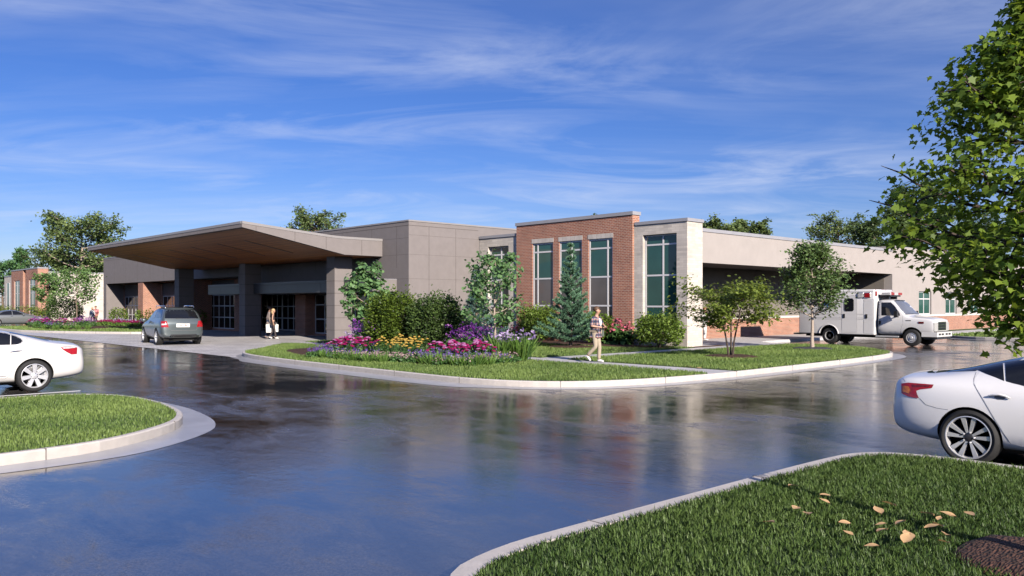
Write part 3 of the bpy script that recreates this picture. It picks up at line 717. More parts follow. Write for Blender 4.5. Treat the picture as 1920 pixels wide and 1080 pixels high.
# --- white saloon at the right edge: faces -Y, we see its right flank and tail
def right_saloon():
    root = thing('sedan', 'white saloon car with black spoked wheels parked behind the near right lawn', 'car', (12.0, 3.55, 0), R(-90))
    S = [(-1.02, .42, .56, .72, .54, .92, .50), (-.99, .36, .76, .84, .70, 1.02, .60), (-.88, .29, .845, .92, .78, 1.075, .66), (-.62, .24, .90, .965, .83, 1.09, .66), (-.25, .21, .925, .975, .85, 1.15, .60), (.15, .20, .93, .97, .86, 1.27, .56), (.7, .2, .93, .955, .865, 1.395, .55), (1.25, .2, .93, .945, .865, 1.44, .56), (1.8, .2, .925, .93, .86, 1.36, .56), (2.3, .2, .92, .92, .85, 1.14, .6), (2.8, .2, .92, .89, .82, 1.0, .62), (3.4, .25, .88, .80, .74, .88, .52), (3.72, .3, .72, .68, .6, .74, .42)]
    b = car_body('body', S, [M['white_paint'], M['wellblack']], root, [(0, .375, .86), (2.78, .375, .86)])
    k = Skin(root, b); E = k.eye; q = lambda poly: px(poly, 1640, 620, 3.857)
    wheels(root, (0, 2.78), .935, .345, .268, .25, 'fan')
    k.patch('side_window', q([(742, 283), (830, 246), (905, 233), (928, 231), (938, 366), (870, 338), (800, 309)]), M['car_glass'], E, .004, mirror=True)
    k.patch('side_window', q([(943, 229), (1080, 214), (1200, 210), (1200, 420), (1080, 401), (1000, 382), (951, 368)]), M['car_glass'], E, .004, mirror=True)
    k.patch('pillar_trim', q([(380, 297), (440, 281), (500, 286), (735, 272), (830, 240), (828, 244), (742, 284), (735, 292), (500, 299), (440, 307), (385, 306)]), M['gloss_black'], E, .003, mirror=True)
    g = k.patch('rear_light', q([(195, 383), (245, 377), (330, 384), (428, 391), (415, 416), (335, 424), (302, 436), (308, 460), (322, 488), (285, 485), (240, 475), (195, 452)]), M['red_lens'], E, .006, mirror=True)
    k.patch('light_inset', q([(270, 392), (405, 395), (395, 407), (285, 410)]), M['dark_red'], E, .009, parent=g)
    k.patch('light_inset', q([(205, 400), (245, 402), (262, 430), (250, 456), (205, 440)]), M['amber_lens'], E, .009, parent=g)
    d = k.patch('rear_door', q([(760, 300), (880, 342), (1075, 402), (1200, 420), (1200, 850), (1060, 838), (985, 815), (930, 735), (870, 640), (800, 520), (745, 430), (718, 380), (722, 345)]), M['white_paint'], E, .003, mirror=True)
    h = MB(); pts = [E(*p) for p in q([(825, 473), (860, 470), (905, 468), (950, 478), (985, 492)])]
    h.tube([p + n * (.02 + .018 * math.sin(math.pi * i / 4)) for i, (p, n) in enumerate(pts)], [.009, .014, .015, .014, .008], 8); h.build('door_handle', M['white_paint'], d, smooth=True)
    k.patch('handle_recess', q([(862, 484), (885, 462), (930, 460), (958, 480), (930, 500), (890, 499)]), M['gap'], E, .006, parent=d)
    for ln in ([(735, 300), (718, 345), (718, 390), (745, 440), (800, 530), (870, 650), (930, 745), (985, 815), (1060, 838), (1200, 852)], [(325, 488), (370, 535), (450, 560), (540, 574)], [(205, 345), (225, 372)]): k.seam(MB(), q(ln), E, .0022).build('panel_gap', M['gap'], root)
    k.patch('bumper_insert', q([(150, 655), (180, 690), (245, 738), (225, 742), (170, 705), (150, 675)]), M['black'], E, .004)
    f = MB(); p, n = k.side(.9, 1.0); f.add([(.62, 0, 1.40), (.86, 0, 1.44), (.60, 0, 1.47), (.66, .02, 1.40), (.66, -.02, 1.40), (.72, 0, 1.475)], [(3, 1, 5, 2), (4, 2, 5, 1), (3, 4, 1), (2, 4, 3)]); f.build('antenna', M['white_paint'], root)
    fl = MB(); fl.box(-.4, 3.3, -.6, .6, .17, .3); fl.build('underbody', M['wellblack'], root)
    k.patch('rear_window', [(-.52, 1.10), (-.50, 1.15), (.44, 1.345), (.52, 1.3), (.52, -1.3)][:0] or [(y, x) for x, y in ((-.38, .50), (.45, .46), (.45, -.46), (-.38, -.50))], M['car_glass'], lambda y, x: k.t.ray_cast(Vector((x, y, 3)), Vector((0, 0, -1)))[:2], .004)
right_saloon()

# --- white saloon on the left: faces -X, left flank towards us
def left_saloon():
    root = thing('sedan', 'white saloon car with silver spoked wheels parked beside the left grass island', 'car', (4.88, 21.99, 0), R(180))
    S = [(-1.13, .40, .55, .72, .52, .88, .48), (-1.09, .33, .76, .82, .68, 1.0, .58), (-.93, .29, .86, .93, .79, 1.085, .68), (-.6, .25, .91, .985, .84, 1.115, .68), (-.3, .22, .925, 1.0, .86, 1.17, .62), (.1, .2, .935, 1.0, .87, 1.30, .58), (.65, .2, .935, .985, .875, 1.425, .57), (1.3, .2, .935, .97, .875, 1.475, .58), (1.9, .2, .93, .955, .87, 1.41, .58), (2.4, .2, .925, .94, .86, 1.2, .62), (2.95, .2, .92, .91, .83, 1.02, .64), (3.5, .25, .88, .82, .75, .9, .54), (3.85, .3, .72, .7, .6, .76, .42)]
    b = car_body('body', S, [M['white_paint_warm'], M['wellblack']], root, [(0, .40, .86), (2.97, .40, .86)])
    k = Skin(root, b); E = k.eye; q = lambda poly: px(poly, 0, 600, 6.75)
    wheels(root, (0, 2.97), .935, .365, .275, .25, 'seven')
    k.patch('side_window', q([(-200, 140), (0, 160), (80, 172), (130, 186), (128, 312), (0, 316), (-200, 318)]), M['car_glass'], E, .004, mirror=True)
    k.patch('side_window', q([(142, 190), (210, 213), (262, 240), (285, 265), (262, 290), (225, 305), (140, 312)]), M['car_glass'], E, .004, mirror=True)
    fr = MB(); k.seam(fr, q([(-200, 132), (0, 152), (130, 180), (230, 215), (292, 255), (285, 280), (250, 303), (150, 318), (-200, 324)]), E, .006); fr.build('window_trim', M['chrome'], root)
    g = k.patch('rear_light', q([(770, 345), (800, 338), (900, 335), (975, 350), (972, 432), (905, 437), (840, 405), (790, 372)]), M['red_lens'], E, .006, mirror=True)
    k.patch('light_inset', q([(782, 346), (900, 340), (960, 344), (950, 354), (860, 364), (800, 366)]), M['clear_lens'], E, .01, parent=g)
    d = k.patch('rear_door', q([(-200, 322), (140, 318), (250, 306), (300, 268), (355, 262), (372, 300), (355, 360), (300, 430), (240, 490), (190, 560), (150, 640), (110, 715), (60, 742), (-200, 745)]), M['white_paint_warm'], E, .003, mirror=True)
    h = MB(); pts = [E(*p) for p in q([(122, 408), (170, 402), (220, 396), (278, 390)])]
    h.tube([p + n * (.012 + .02 * math.sin(math.pi * i / 3)) for i, (p, n) in enumerate(pts)], [.008, .013, .013, .008], 8); h.build('door_handle', M['chrome'], d, smooth=True)
    for ln in ([(330, 232), (365, 265), (376, 300), (358, 360), (300, 432), (240, 495), (190, 565), (150, 645), (110, 716), (60, 744), (-200, 747)], [(905, 440), (925, 470), (905, 488), (800, 505), (640, 522)], [(700, 250), (640, 262), (790, 300), (960, 285)]): k.seam(MB(), q(ln), E, .0028).build('panel_gap', M['gap'], root)
    t = MB(); k.seam(t, q([(-200, 722), (0, 715), (85, 708)]), E, .008); t.build('sill_trim', M['chrome'], root)
    fl = MB(); fl.box(-.4, 3.4, -.6, .6, .17, .3); fl.build('underbody', M['wellblack'], root)
    k.patch('rear_window', [(y, x) for x, y in ((-.40, .52), (.40, .48), (.40, -.48), (-.40, -.52))], M['car_glass'], lambda y, x: k.t.ray_cast(Vector((x, y, 3)), Vector((0, 0, -1)))[:2], .004)
left_saloon()

# --- grey saloon far on the left, nose to the right
def grey_saloon():
    p = gnd(62, 611, 0)
    root = thing('sedan', 'grey metallic saloon car passing behind the white saloon at the far left', 'car', (16.7, 85.9, 0), 0)
    S = [(-1.10, .36, .6, .74, .52, .88, .48), (-.9, .28, .86, .93, .79, 1.05, .66), (-.3, .22, .92, .98, .86, 1.17, .62), (.65, .2, .93, .97, .87, 1.42, .57), (1.3, .2, .93, .96, .87, 1.46, .58), (1.9, .2, .93, .95, .87, 1.36, .58), (2.4, .2, .92, .94, .86, 1.12, .64), (2.95, .2, .92, .9, .83, 1.0, .64), (3.5, .25, .87, .8, .73, .87, .54), (3.8, .3, .7, .66, .58, .72, .42)]
    b = car_body('body', S, [M['silver_paint'], M['wellblack']], root, [(0, .37, .86), (2.85, .37, .86)])
    k = Skin(root, b); wheels(root, (0, 2.85), .93, .34, .25, .24, 'five')
    sd = lambda x, z: k.side(x, z, -1)
    k.patch('side_window', [(.0, 1.02), (.55, 1.30), (1.0, 1.37), (1.18, 1.38), (1.18, 1.02)], M['car_glass'], sd, .005, mirror=True)
    k.patch('side_window', [(1.25, 1.02), (1.25, 1.38), (1.6, 1.34), (2.2, 1.03)], M['car_glass'], sd, .005, mirror=True)
    tp = lambda y, x: k.t.ray_cast(Vector((x, y, 3)), Vector((0, 0, -1)))[:2]
    k.patch('windscreen', [(.56, 1.95), (.6, 2.4), (-.6, 2.4), (-.56, 1.95)], M['car_glass'], tp, .005)
    k.patch('headlight', [(3.3, .66), (3.32, .78), (3.62, .72), (3.66, .62)], M['clear_lens'], sd, .006, mirror=True)
    h = MB(); h.tube([(1.05, -.94, .90), (1.12, -.955, .91), (1.25, -.95, .91)], .012, 6); h.build('door_handle', M['chrome'], root)
    mr = MB()
    for s_ in (1, -1): MB().ball((2.05, s_ * 1.0, 1.02), (.07, .11, .075), 6).build('mirror', M['silver_paint'], root, smooth=True)
grey_saloon()

# --- green-grey SUV on the pavers, seen from behind
def suv():
    root = thing('suv', 'green grey sport utility car on the paver drive under the canopy edge', 'car', (15.72, 40.8, 0), R(82))
    root.scale = (1.07, 1.07, 1.05)
    S = [(-.90, .46, .74, .80, .70, 1.0, .60), (-.86, .38, .87, .98, .80, 1.12, .74), (-.74, .34, .935, 1.10, .86, 1.42, .72), (-.52, .28, .955, 1.14, .88, 1.69, .66), (-.1, .26, .96, 1.13, .88, 1.75, .66), (.9, .26, .96, 1.11, .88, 1.77, .66), (1.7, .26, .96, 1.09, .88, 1.71, .66), (2.35, .26, .955, 1.07, .87, 1.28, .70), (2.8, .28, .95, 1.04, .86, 1.14, .68), (3.4, .32, .92, .95, .82, 1.06, .62), (3.7, .38, .8, .8, .68, .9, .5)]
    b = car_body('body', S, [M['green_grey_paint'], M['wellblack']], root, [(0, .42, .88), (2.78, .42, .88)])
    k = Skin(root, b); E = k.eye; q = lambda poly: px(poly, 255, 565, 12)
    wheels(root, (0, 2.78), .965, .385, .27, .27, 'five')
    g = k.patch('rear_window', q([(672, 190), (1330, 185), (1380, 240), (1440, 385), (1050, 388), (650, 383), (655, 300)]), M['car_glass'], E, .006)
    wp = MB(); k.seam(wp, q([(900, 384), (1055, 372)]), E, .012); wp.build('rear_wiper', M['black'], g)
    sp = MB(); k.seam(sp, q([(650, 180), (1000, 176), (1345, 176)]), E, .028); sp.build('rear_spoiler', M['green_grey_paint'], root, smooth=True)
    k.patch('side_window', q([(350, 375), (420, 260), (470, 205), (500, 192), (470, 250), (420, 375)]), M['car_glass_clear'], E, .006, mirror=True)
    k.patch('side_window', q([(450, 372), (490, 250), (525, 192), (610, 190), (590, 280), (560, 370)]), M['car_glass'], E, .006, mirror=True)
    g = k.patch('rear_light', q([(560, 445), (690, 447), (738, 585), (570, 585)]), M['red_lens'], E, .008, mirror=True)
    k.patch('light_inset', q([(575, 505), (690, 500), (695, 525), (580, 540)]), M['clear_lens'], E, .012, parent=g)
    k.patch('plate_recess', q([(860, 490), (1240, 490), (1215, 590), (880, 590)]), M['green_grey_paint'], E, .006)
    pl = k.patch('number_plate', q([(908, 500), (1212, 500), (1208, 580), (905, 582)]), M['plate'], E, .014)
    for x0, xs in ((1000, (1022,)), (1100, (1122, 1138))):
        mk = MB(); k.seam(mk, q([(x0, 522), (x0, 558)]), E, .009, 4); k.seam(mk, q([(x0, 524), (xs[0], 524)]), E, .009, 4); k.seam(mk, q([(x0, 541), (xs[0], 541)]), E, .009, 4)
        for x1 in xs: k.seam(mk, q([(x1, 522), (x1, 558)]), E, .009, 4)
        mo = mk.build('plate_lettering', M['plate_red'], pl); mo.location = (-.018, 0, 0)
    k.seam(MB(), q([(770, 640), (800, 660), (1100, 655), (1350, 648), (1375, 620)]), E, .008).build('panel_gap', M['gap'], root); k.seam(MB(), q([(640, 395), (1440, 390)]), E, .006).build('panel_gap', M['gap'], root)
    bu = k.patch('bumper_insert', q([(690, 840), (790, 745), (1360, 735), (1420, 820), (1300, 790), (850, 800)]), M['dark_metal'], E, .008)
    k.patch('bumper_vent', q([(900, 765), (1240, 760), (1260, 788), (880, 795)]), M['black'], E, .012, parent=bu)
    for u, v in ((755, 842), (808, 838), (1322, 828), (1372, 826)):
        p, n = E(*q([(u, v - 25)])[0])
        if p is not None: MB().lathe([(.045, 0), (.045, .16), (.036, .16), (.036, .02)], 14, 0, Matrix.Translation((-.90, p.y, .42)) @ Matrix.Rotation(R(-90), 4, 'Y') @ Matrix.Translation((0, 0, -.1))).build('exhaust_tip', M['chrome'], root)
    for s_ in (1, -1):
        rr = MB(); rr.tube([(-.35, s_ * .62, 1.74), (-.2, s_ * .63, 1.81), (1.4, s_ * .63, 1.82), (1.6, s_ * .62, 1.74)], .02, 6); rr.build('roof_rail', M['chrome'], root, smooth=True)
        mr = MB(); mr.ball((2.0, s_ * 1.06, 1.13), (.09, .13, .09), 6); mr.build('mirror', M['green_grey_paint'], root, smooth=True)
    sd = lambda x, z: k.side(x, z, 1)
    dg = MB(); 
    for ln in ([(.38, .5), (.35, .95), (.35, 1.1)], [(1.25, .42), (1.25, 1.1)], [(2.15, .42), (2.2, 1.05)], [(.45, .42), (2.15, .42)]): k.seam(dg, ln, sd, .004)
    dg.build('door_gap', M['gap'], root)
    hd = MB()
    for x in (.55, 1.45): hd.tube([sd(x, .98)[0] + Vector((0, .01, 0)), sd(x + .1, .98)[0] + Vector((0, .03, 0)), sd(x + .2, .98)[0] + Vector((0, .01, 0))], .012, 6)
    hd.build('door_handle', M['green_grey_paint'], root)
    fl = MB(); fl.box(-.6, 3.3, -.75, .75, .2, .34); fl.build('underbody', M['wellblack'], root)
suv()

# --- ambulance: box body on a van cab, faces -Y (slightly turned)
def ambulance():
    a = Vector((40.4, 19.4, 0)); f = Vector((40.4, 15.4, 0)); hd_ = math.atan2(f.y - a.y, f.x - a.x); wb = (f - a).length
    n = Vector((-math.sin(hd_), math.cos(hd_), 0)); c0 = a + n * 1.0      # we see the right flank: local y = -1.0 there
    root = thing('ambulance', 'white box ambulance with red lights reversed up to the covered bay', 'ambulance', (c0.x, c0.y, 0), hd_)
    W = M['amb_paint']; yb = 1.10; X0, X1, Zb, Zt = -1.62, 2.30, .48, 2.72
    m = MB(); 
    bm = bmesh.new(); bmesh.ops.create_cube(bm, size=1, matrix=Matrix.Translation(((X0 + X1) / 2, 0, (Zb + Zt) / 2)) @ Matrix.Diagonal((X1 - X0, 2 * yb, Zt - Zb, 1)))
    bmesh.ops.bevel(bm, geom=bm.edges[:], offset=.05, segments=3, affect='EDGES', profile=.5)
    me = bpy.data.meshes.new('box_body'); bm.to_mesh(me); bm.free(); me.materials.append(W); me.materials.append(M['wellblack']); bx = link('box_body', me)
    c = MB()
    for s_ in (1, -1): c.lathe([(.50, -.5), (.50, .5)], 40, 0, Matrix.Translation((0, s_ * 1.0, .46)) @ Matrix.Rotation(R(90), 4, 'X'))
    kk = c.build('cutter', M['wellblack']); md = bx.modifiers.new('b', 'BOOLEAN'); md.object = kk; md.solver = 'EXACT'; md.material_mode = 'TRANSFER'; evaluated(bx); bpy.data.objects.remove(kk)
    bx.data.shade_smooth(); bx.data.set_sharp_from_angle(angle=R(35)); bx.parent = root
    fx = wb
    S = [(2.27, .48, .95, 1.34, .94, 2.20, .80), (2.5, .48, 1.0, 1.35, .95, 2.24, .80), (2.92, .48, 1.0, 1.35, .95, 2.24, .79), (3.14, .48, 1.0, 1.35, .95, 2.14, .79), (3.45, .48, 1.0, 1.34, .95, 1.78, .81), (3.74, .48, 1.0, 1.33, .95, 1.46, .82), (3.98, .48, 1.0, 1.31, .94, 1.41, .80), (4.68, .48, .99, 1.27, .94, 1.37, .80), (4.95, .5, .96, 1.22, .92, 1.31, .76), (5.0, .52, .94, 1.15, .90, 1.22, .72)]
    cab = car_body('cab', S, [W, M['wellblack']], root, [(fx, .47, .9)], 2, ((5, .5), (7, .5)))
    k = Skin(root, bx, cab); E = k.eye; qa = lambda p: px(p, 1490, 535, 9); qb = lambda p: px(p, 1630, 535, 9)
    for s_ in (1, -1):
        wheel(root, 0, s_ * .93, .40, .235, .24, 'dish'); wheel(root, 0, s_ * .66, .40, .235, .22, 'dish'); wheel(root, fx, s_ * .90, .40, .235, .25, 'cap')
    sgn = -1; SD = lambda x, z: k.side(x, z, sgn)
    # doors of the box side
    def door(name, poly, handle=None):
        d = k.patch(name, qa(poly), W, E, .006)
        t = MB(); k.seam(t, qa(poly + [poly[0]]), E, .006); t.build('door_seal', M['gap'], d)
        if handle:
            p, nn = E(*qa([handle])[0]); h = MB(); h.box(p.x - .045, p.x + .045, p.y - .03, p.y + .01, p.z - .10, p.z + .10); h.build('door_handle', M['black'], d)
        return d
    d = door('side_door', [(800, 180), (1048, 175), (1048, 845), (795, 835)], (835, 515))
    wn = k.patch('side_window', qa([(842, 250), (860, 228), (975, 226), (995, 250), (995, 410), (975, 432), (862, 434), (842, 410)]), M['car_glass'], E, .02, parent=d)
    t = MB(); k.seam(t, qa([(842, 250), (860, 228), (975, 226), (995, 250), (995, 410), (975, 432), (862, 434), (842, 410), (842, 250)]), E, .02); k.seam(t, qa([(918, 228), (918, 432)]), E, .014); t.build('window_frame', M['black'], d)
    door('locker_door', [(1165, 240), (1335, 238), (1335, 855), (1165, 848)], (1212, 522))
    g = MB()
    for z in (1.50, 1.32, 1.25): 
        g.box(X0 + .06, X1 - .06, -yb - .008, -yb - .001, z - .008, z + .008)
    g.box(X0 + .05, X1 - .05, -yb - .012, -yb - .001, 2.60, 2.625); g.build('body_moulding', W, root)
    ar = MB(); ar.tube([(.50 * math.cos(R(t_)), -yb - .012, .46 + .50 * math.sin(R(t_))) for t_ in range(5, 180, 7)], .035, 6); ar.build('wheel_arch', W, root, smooth=True)
    for poly, mt in (([(1072, 130), (1158, 130), (1158, 203), (1072, 203)], 'clear_lens'), ([(1184, 132), (1276, 130), (1276, 204), (1184, 204)], 'red_lens')):
        fr = k.patch('warning_light', qa(poly), M[mt], E, .05); t = MB(); k.seam(t, qa(poly + [poly[0]]), E, .03); t.build('light_bezel', M['chrome'], fr)
    # front face of the box above the cab: marker lights and the light bar
    for y in (-.95, .95):
        b = MB(); b.box(X1 + .001, X1 + .04, y - .07, y + .07, 2.40, 2.62); b.build('warning_light', M['red_lens'], root)
    for y in (-1.0, -.22, 0, .22, 1.0): MB().box(X1 + .001, X1 + .02, y - .03, y + .03, 2.68, 2.705).build('marker_light', M['red_lens'], root)
    lb = MB(); lb.box(2.5, 2.9, -.72, .72, 2.44, 2.56); lo = lb.build('light_bar', M['red_lens'], root)
    for q in ((2.49, 2.91, -.22, .22, 2.435, 2.565), (2.495, 2.905, -.74, -.60, 2.438, 2.562)): MB().box(*q).build('clear_section', M['clear_lens'], lo)
    l3 = MB(); l3.box(2.32, 2.87, -.60, .60, 2.36, 2.435); l3.box(2.45, 2.75, -.5, -.4, 2.20, 2.36); l3.box(2.45, 2.75, .4, .5, 2.20, 2.36); l3.build('light_bar_mount', M['dark_metal'], lo)
    # cab
    cd = k.patch('cab_door', qb([(160, 262), (400, 262), (470, 350), (560, 500), (565, 640), (540, 720), (520, 880), (160, 875)]), W, E, .005)
    t = MB(); k.seam(t, qb([(160, 262), (160, 875), (520, 882), (535, 720), (565, 640), (562, 500)]), E, .006); t.build('door_seal', M['gap'], cd)
    k.patch('cab_window', qb([(205, 290), (365, 288), (430, 350), (510, 470), (520, 512), (205, 508)]), M['car_glass'], E, .009, parent=cd)
    p, nn = E(*qb([(182, 628)])[0]); h = MB(); h.box(p.x - .05, p.x + .04, p.y - .03, p.y + .01, p.z - .09, p.z + .09); h.build('door_handle', M['black'], cd)
    k.patch('windscreen', qb([(425, 270), (470, 262), (640, 268), (720, 330), (830, 420), (905, 480), (760, 478), (610, 490), (560, 440)]), M['car_glass_clear'], E, .006)
    t = MB(); k.seam(t, qb([(420, 268), (470, 258), (640, 266), (720, 330), (830, 418), (910, 480)]), E, .03); k.seam(t, qb([(610, 492), (760, 480), (905, 484)]), E, .02); t.build('windscreen_trim', M['gloss_black'], root)
    for s_ in (1, -1):
        mr = MB(); mr.box(3.30, 3.45, s_ * 1.20 - .10, s_ * 1.20 + .10, 1.36, 1.66); mr.bar((3.37, s_ * .96, 1.42), (3.37, s_ * 1.15, 1.45), .04, .04); mo = mr.build('mirror', M['black'], root)
        mg = MB(); mg.box(3.29, 3.299, s_ * 1.20 - .08, s_ * 1.20 + .08, 1.40, 1.64); mg.build('mirror_glass', M['red_lens'] if s_ < 0 else M['chrome'], mo)
    fr = 4.99
    gr = MB(); gr.box(fr - .1, fr + .03, -.50, .50, .76, 1.16); go = gr.build('grille', M['chrome'], root)
    gv = MB()
    for z in (.80, .92, 1.04): gv.box(fr + .005, fr + .036, -.45, .45, z, z + .075)
    gv.build('grille_slots', M['black'], go)
    for s_ in (1, -1):
        hl = MB(); hl.box(fr - .35, fr + .01, s_ * .73 - .20, s_ * .73 + .20, .74, 1.12); ho = hl.build('headlight', M['clear_lens'], root)
        ind = MB(); ind.box(fr - .30, fr - .05, *sorted((s_ * .925, s_ * .935)), .88, .96); ind.build('indicator', M['amber_lens'], ho)
    bp = MB(); bp.box(fr - .55, fr + .14, -.96, .96, .46, .69); bo = bp.build('front_bumper', M['chrome'] if False else W, root)
    bv = MB()
    for y in (-.62, -.25, .25, .62): bv.box(fr + .141, fr + .15, y - .12, y + .12, .54, .62)
    bv.box(fr - .5, fr + .12, -.9, .9, .69, .72); bv.build('bumper_slots', M['black'], bo)
    va = MB(); va.box(fr - .5, fr + .1, -.85, .85, .34, .455); va.build('front_valance', M['dark_metal'], root)
    tr = MB(); p, nn = SD(4.45, 1.08); tr.box(p.x - .14, p.x + .10, p.y - .02, p.y + .03, 1.08, 1.17); tr.build('side_marker', M['dark_red'], root)
    b2 = MB(); p, nn = SD(3.85, 1.2); b2.box(p.x - .12, p.x + .12, p.y - .012, p.y + .03, 1.20, 1.23); b2.build('fender_badge', M['dark_metal'], root)
    u = MB(); u.box(-1.5, fr - .5, -.55, .55, .34, .52); u.build('chassis', M['wellblack'], root)
    for y in (-1.02, .72): MB().box(2.32, 3.4, y, y + .3, .40, .47).build('running_board', M['alloy'], root)
    rb = MB(); rb.box(X0 - .32, X0, -1.05, 1.05, .42, .50); rb.build('rear_step', M['dark_metal'], root)
    dec = MB(); 
    for ang in (0, 60, 120):
        Mx = Matrix.Translation((-.1, -yb - .004, 2.05)) @ Matrix.Rotation(R(ang), 4, 'Y'); dec.box(-.06, .06, -.002, .002, -.26, .26, 0, Mx)
    dec.build('side_emblem', simple('blue_emblem', (.03, .12, .45), .4), root)
ambulance()
# ---------------------------------------------------------------- vegetation
NR = np.random.default_rng(11)
def inpoly(P, poly):
    x, y = P[:, 0], P[:, 1]; q = np.asarray(poly, float)[:, :2]; ins = np.zeros(len(P), bool); j = len(q) - 1
    for i in range(len(q)):
        c = ((q[i, 1] > y) != (q[j, 1] > y)) & (x < (q[j, 0] - q[i, 0]) * (y - q[i, 1]) / (q[j, 1] - q[i, 1] + 1e-12) + q[i, 0]); ins ^= c; j = i
    return ins
def scatter(poly, dens, clip=None, holes=()):
    q = np.asarray(poly, float)[:, :2]; lo, hi = q.min(0), q.max(0)
    if clip: lo = np.maximum(lo, clip[:2]); hi = np.minimum(hi, clip[2:])
    n = int(dens * np.prod(hi - lo)); P = lo + NR.random((n, 2)) * (hi - lo); P = P[inpoly(P, q)]
    for h in holes: P = P[~inpoly(P, h)]
    d = P[:, 0] * FW.x + P[:, 1] * FW.y; r = P[:, 0] * RT.x + P[:, 1] * RT.y
    return P[(d > 1.5) & (np.abs(r) < d * .68 + 1.0)]
def blades(name, P, z, h, w, mat, label, lean=.45):
    n = len(P); a = NR.random(n) * 2 * np.pi; t = np.stack([np.cos(a), np.sin(a)], 1); s = np.stack([-t[:, 1], t[:, 0]], 1)
    patch = .5 + .25 * np.sin(P[:, 0] * 1.3 + 1.7 * np.sin(P[:, 1] * .9)) + .25 * np.sin(P[:, 1] * 2.1 + np.sin(P[:, 0] * 1.9))
    hh = h * (.55 + .6 * NR.random(n)) * (.85 + .3 * patch); ln = lean * NR.random(n) ** .7; ww = (w * (.6 + .8 * NR.random(n)))[:, None]
    def pt(k, side):
        xy = P + t * (hh * ln * k ** 1.6)[:, None] + s * ww * side
        return np.column_stack([xy, z + hh * k * (1 - .25 * ln * k)])
    V = np.stack([pt(0, -.5), pt(0, .5), pt(.55, .38), pt(1, 0), pt(.55, -.38)], 1)
    o = np_mesh(name, V.reshape(-1, 3), 5, mat, np.clip(NR.normal(.5, .22, n) + (patch - .5) * .5, 0, 1))
    return tag(o, label, 'grass', kind='stuff')
def inset(poly, k):   # poly is a kerb inner line or lawn outline; nothing to do but keep blades just over the edge
    return poly
BEDS = [BED, chaikin([(27.4, 20.9), (29.8, 20.5), (29.8, 33.9), (27.2, 33.9), (27.9, 30), (27.3, 25)], 2, True), ring(TREES['spruce'][:2], 1.0), ring(TREES['maple'][:2], .9), ring(TREES['callery'][:2], .8), ring(BIG[:2], .58)]
blades('grass', scatter(lawnR, 2600, (2.5, 1.0, 12, 5), BEDS), .13, .068, .0085, M['grass_deep'], 'long green grass on the near lawn scattered with fallen leaves', .7)
blades('grass', scatter(lawnL, 1300, (-3, 11, 7, 19)), .13, .060, .010, M['grass'], 'mown green grass on the rounded island beside the left saloon car', .5)
blades('grass', scatter(lawnC, 620, None, BEDS), .13, .085, .016, M['grass'], 'mown green grass around the big flower bed inside the curved kerb', .5)
blades('grass', scatter(lawnA, 520, None, BEDS), .13, .085, .017, M['grass'], 'mown green grass on the lawn with the two small trees', .5)
blades('grass', scatter(lawnB, 380, None, BEDS), .13, .085, .019, M['grass'], 'mown green grass on the lawn with the blue green spruce', .5)
blades('grass', scatter(lawnF, 60, (50, 0, 75, 19)), .13, .09, .04, M['grass'], 'green grass strip beyond the ambulance along the far kerb', .4)
blades('grass', scatter(lawnS, 60, None), .13, .09, .04, M['grass'], 'green grass strip around the far left flower bed', .4)

LEAF = {  # outlines in (along, across)
    'oval': [(0, 0), (.3, .28), (.7, .26), (1, 0), (.7, -.26), (.3, -.28)],
    'round': [(0, 0), (.25, .45), (.7, .42), (1, 0), (.7, -.42), (.25, -.45)],
    'long': [(0, 0), (.4, .14), (1, 0), (.4, -.14)],
    'maple': [(0, .03), (.06, .32), (.30, .28), (.42, .58), (.58, .26), (1, 0), (.58, -.26), (.42, -.58), (.30, -.28), (.06, -.32)],
    'blade': [(0, .025), (.6, .028), (1, 0), (.6, -.028), (0, -.025)], 'twig': [(0, .05), (.6, .06), (1, 0), (.6, -.06), (0, -.05)],
    'needle': [(0, .09), (1, 0), (0, -.09)],
    'clump': [(0, 0), (.18, .42), (.45, .28), (.62, .5), (.8, .2), (1, .05), (.75, -.25), (.55, -.45), (.35, -.25), (.12, -.38)],
}
def unit(a): return a / (np.linalg.norm(a, axis=1, keepdims=True) + 1e-9)
def leaf_verts(P, D, U, size, shape, cup=.15):
    """P base points, D pointing direction, U rough leaf normal"""
    D = unit(D); S = unit(np.cross(D, U)); N_ = np.cross(S, D); L = LEAF[shape]; sz = np.asarray(size).reshape(-1, 1)
    return np.stack([P + D * sz * a + S * sz * b + N_ * sz * cup * (abs(b) * 1.2 - a * a * .6) for a, b in L], 1).reshape(-1, 3), len(L)
def foliage(name, P, size, shape, mat, parent, up=.7, droop=.3, out=None, vary=None, smooth=False):
    n = len(P); D = NR.normal(size=(n, 3)); 
    if out is not None: D = D * .7 + out
    D[:, 2] = D[:, 2] * .5 - droop
    U = NR.normal(size=(n, 3)) * (1 - up) + np.array([0, 0, 1.0]) * up
    if out is not None: U += out * .35
    V, k = leaf_verts(P, D, U, size * (.7 + .6 * NR.random(n)), shape)
    if vary is None: vary = np.clip(NR.normal(.45, .25, n), 0, 1)
    return np_mesh(name, V, k, mat, vary, parent)

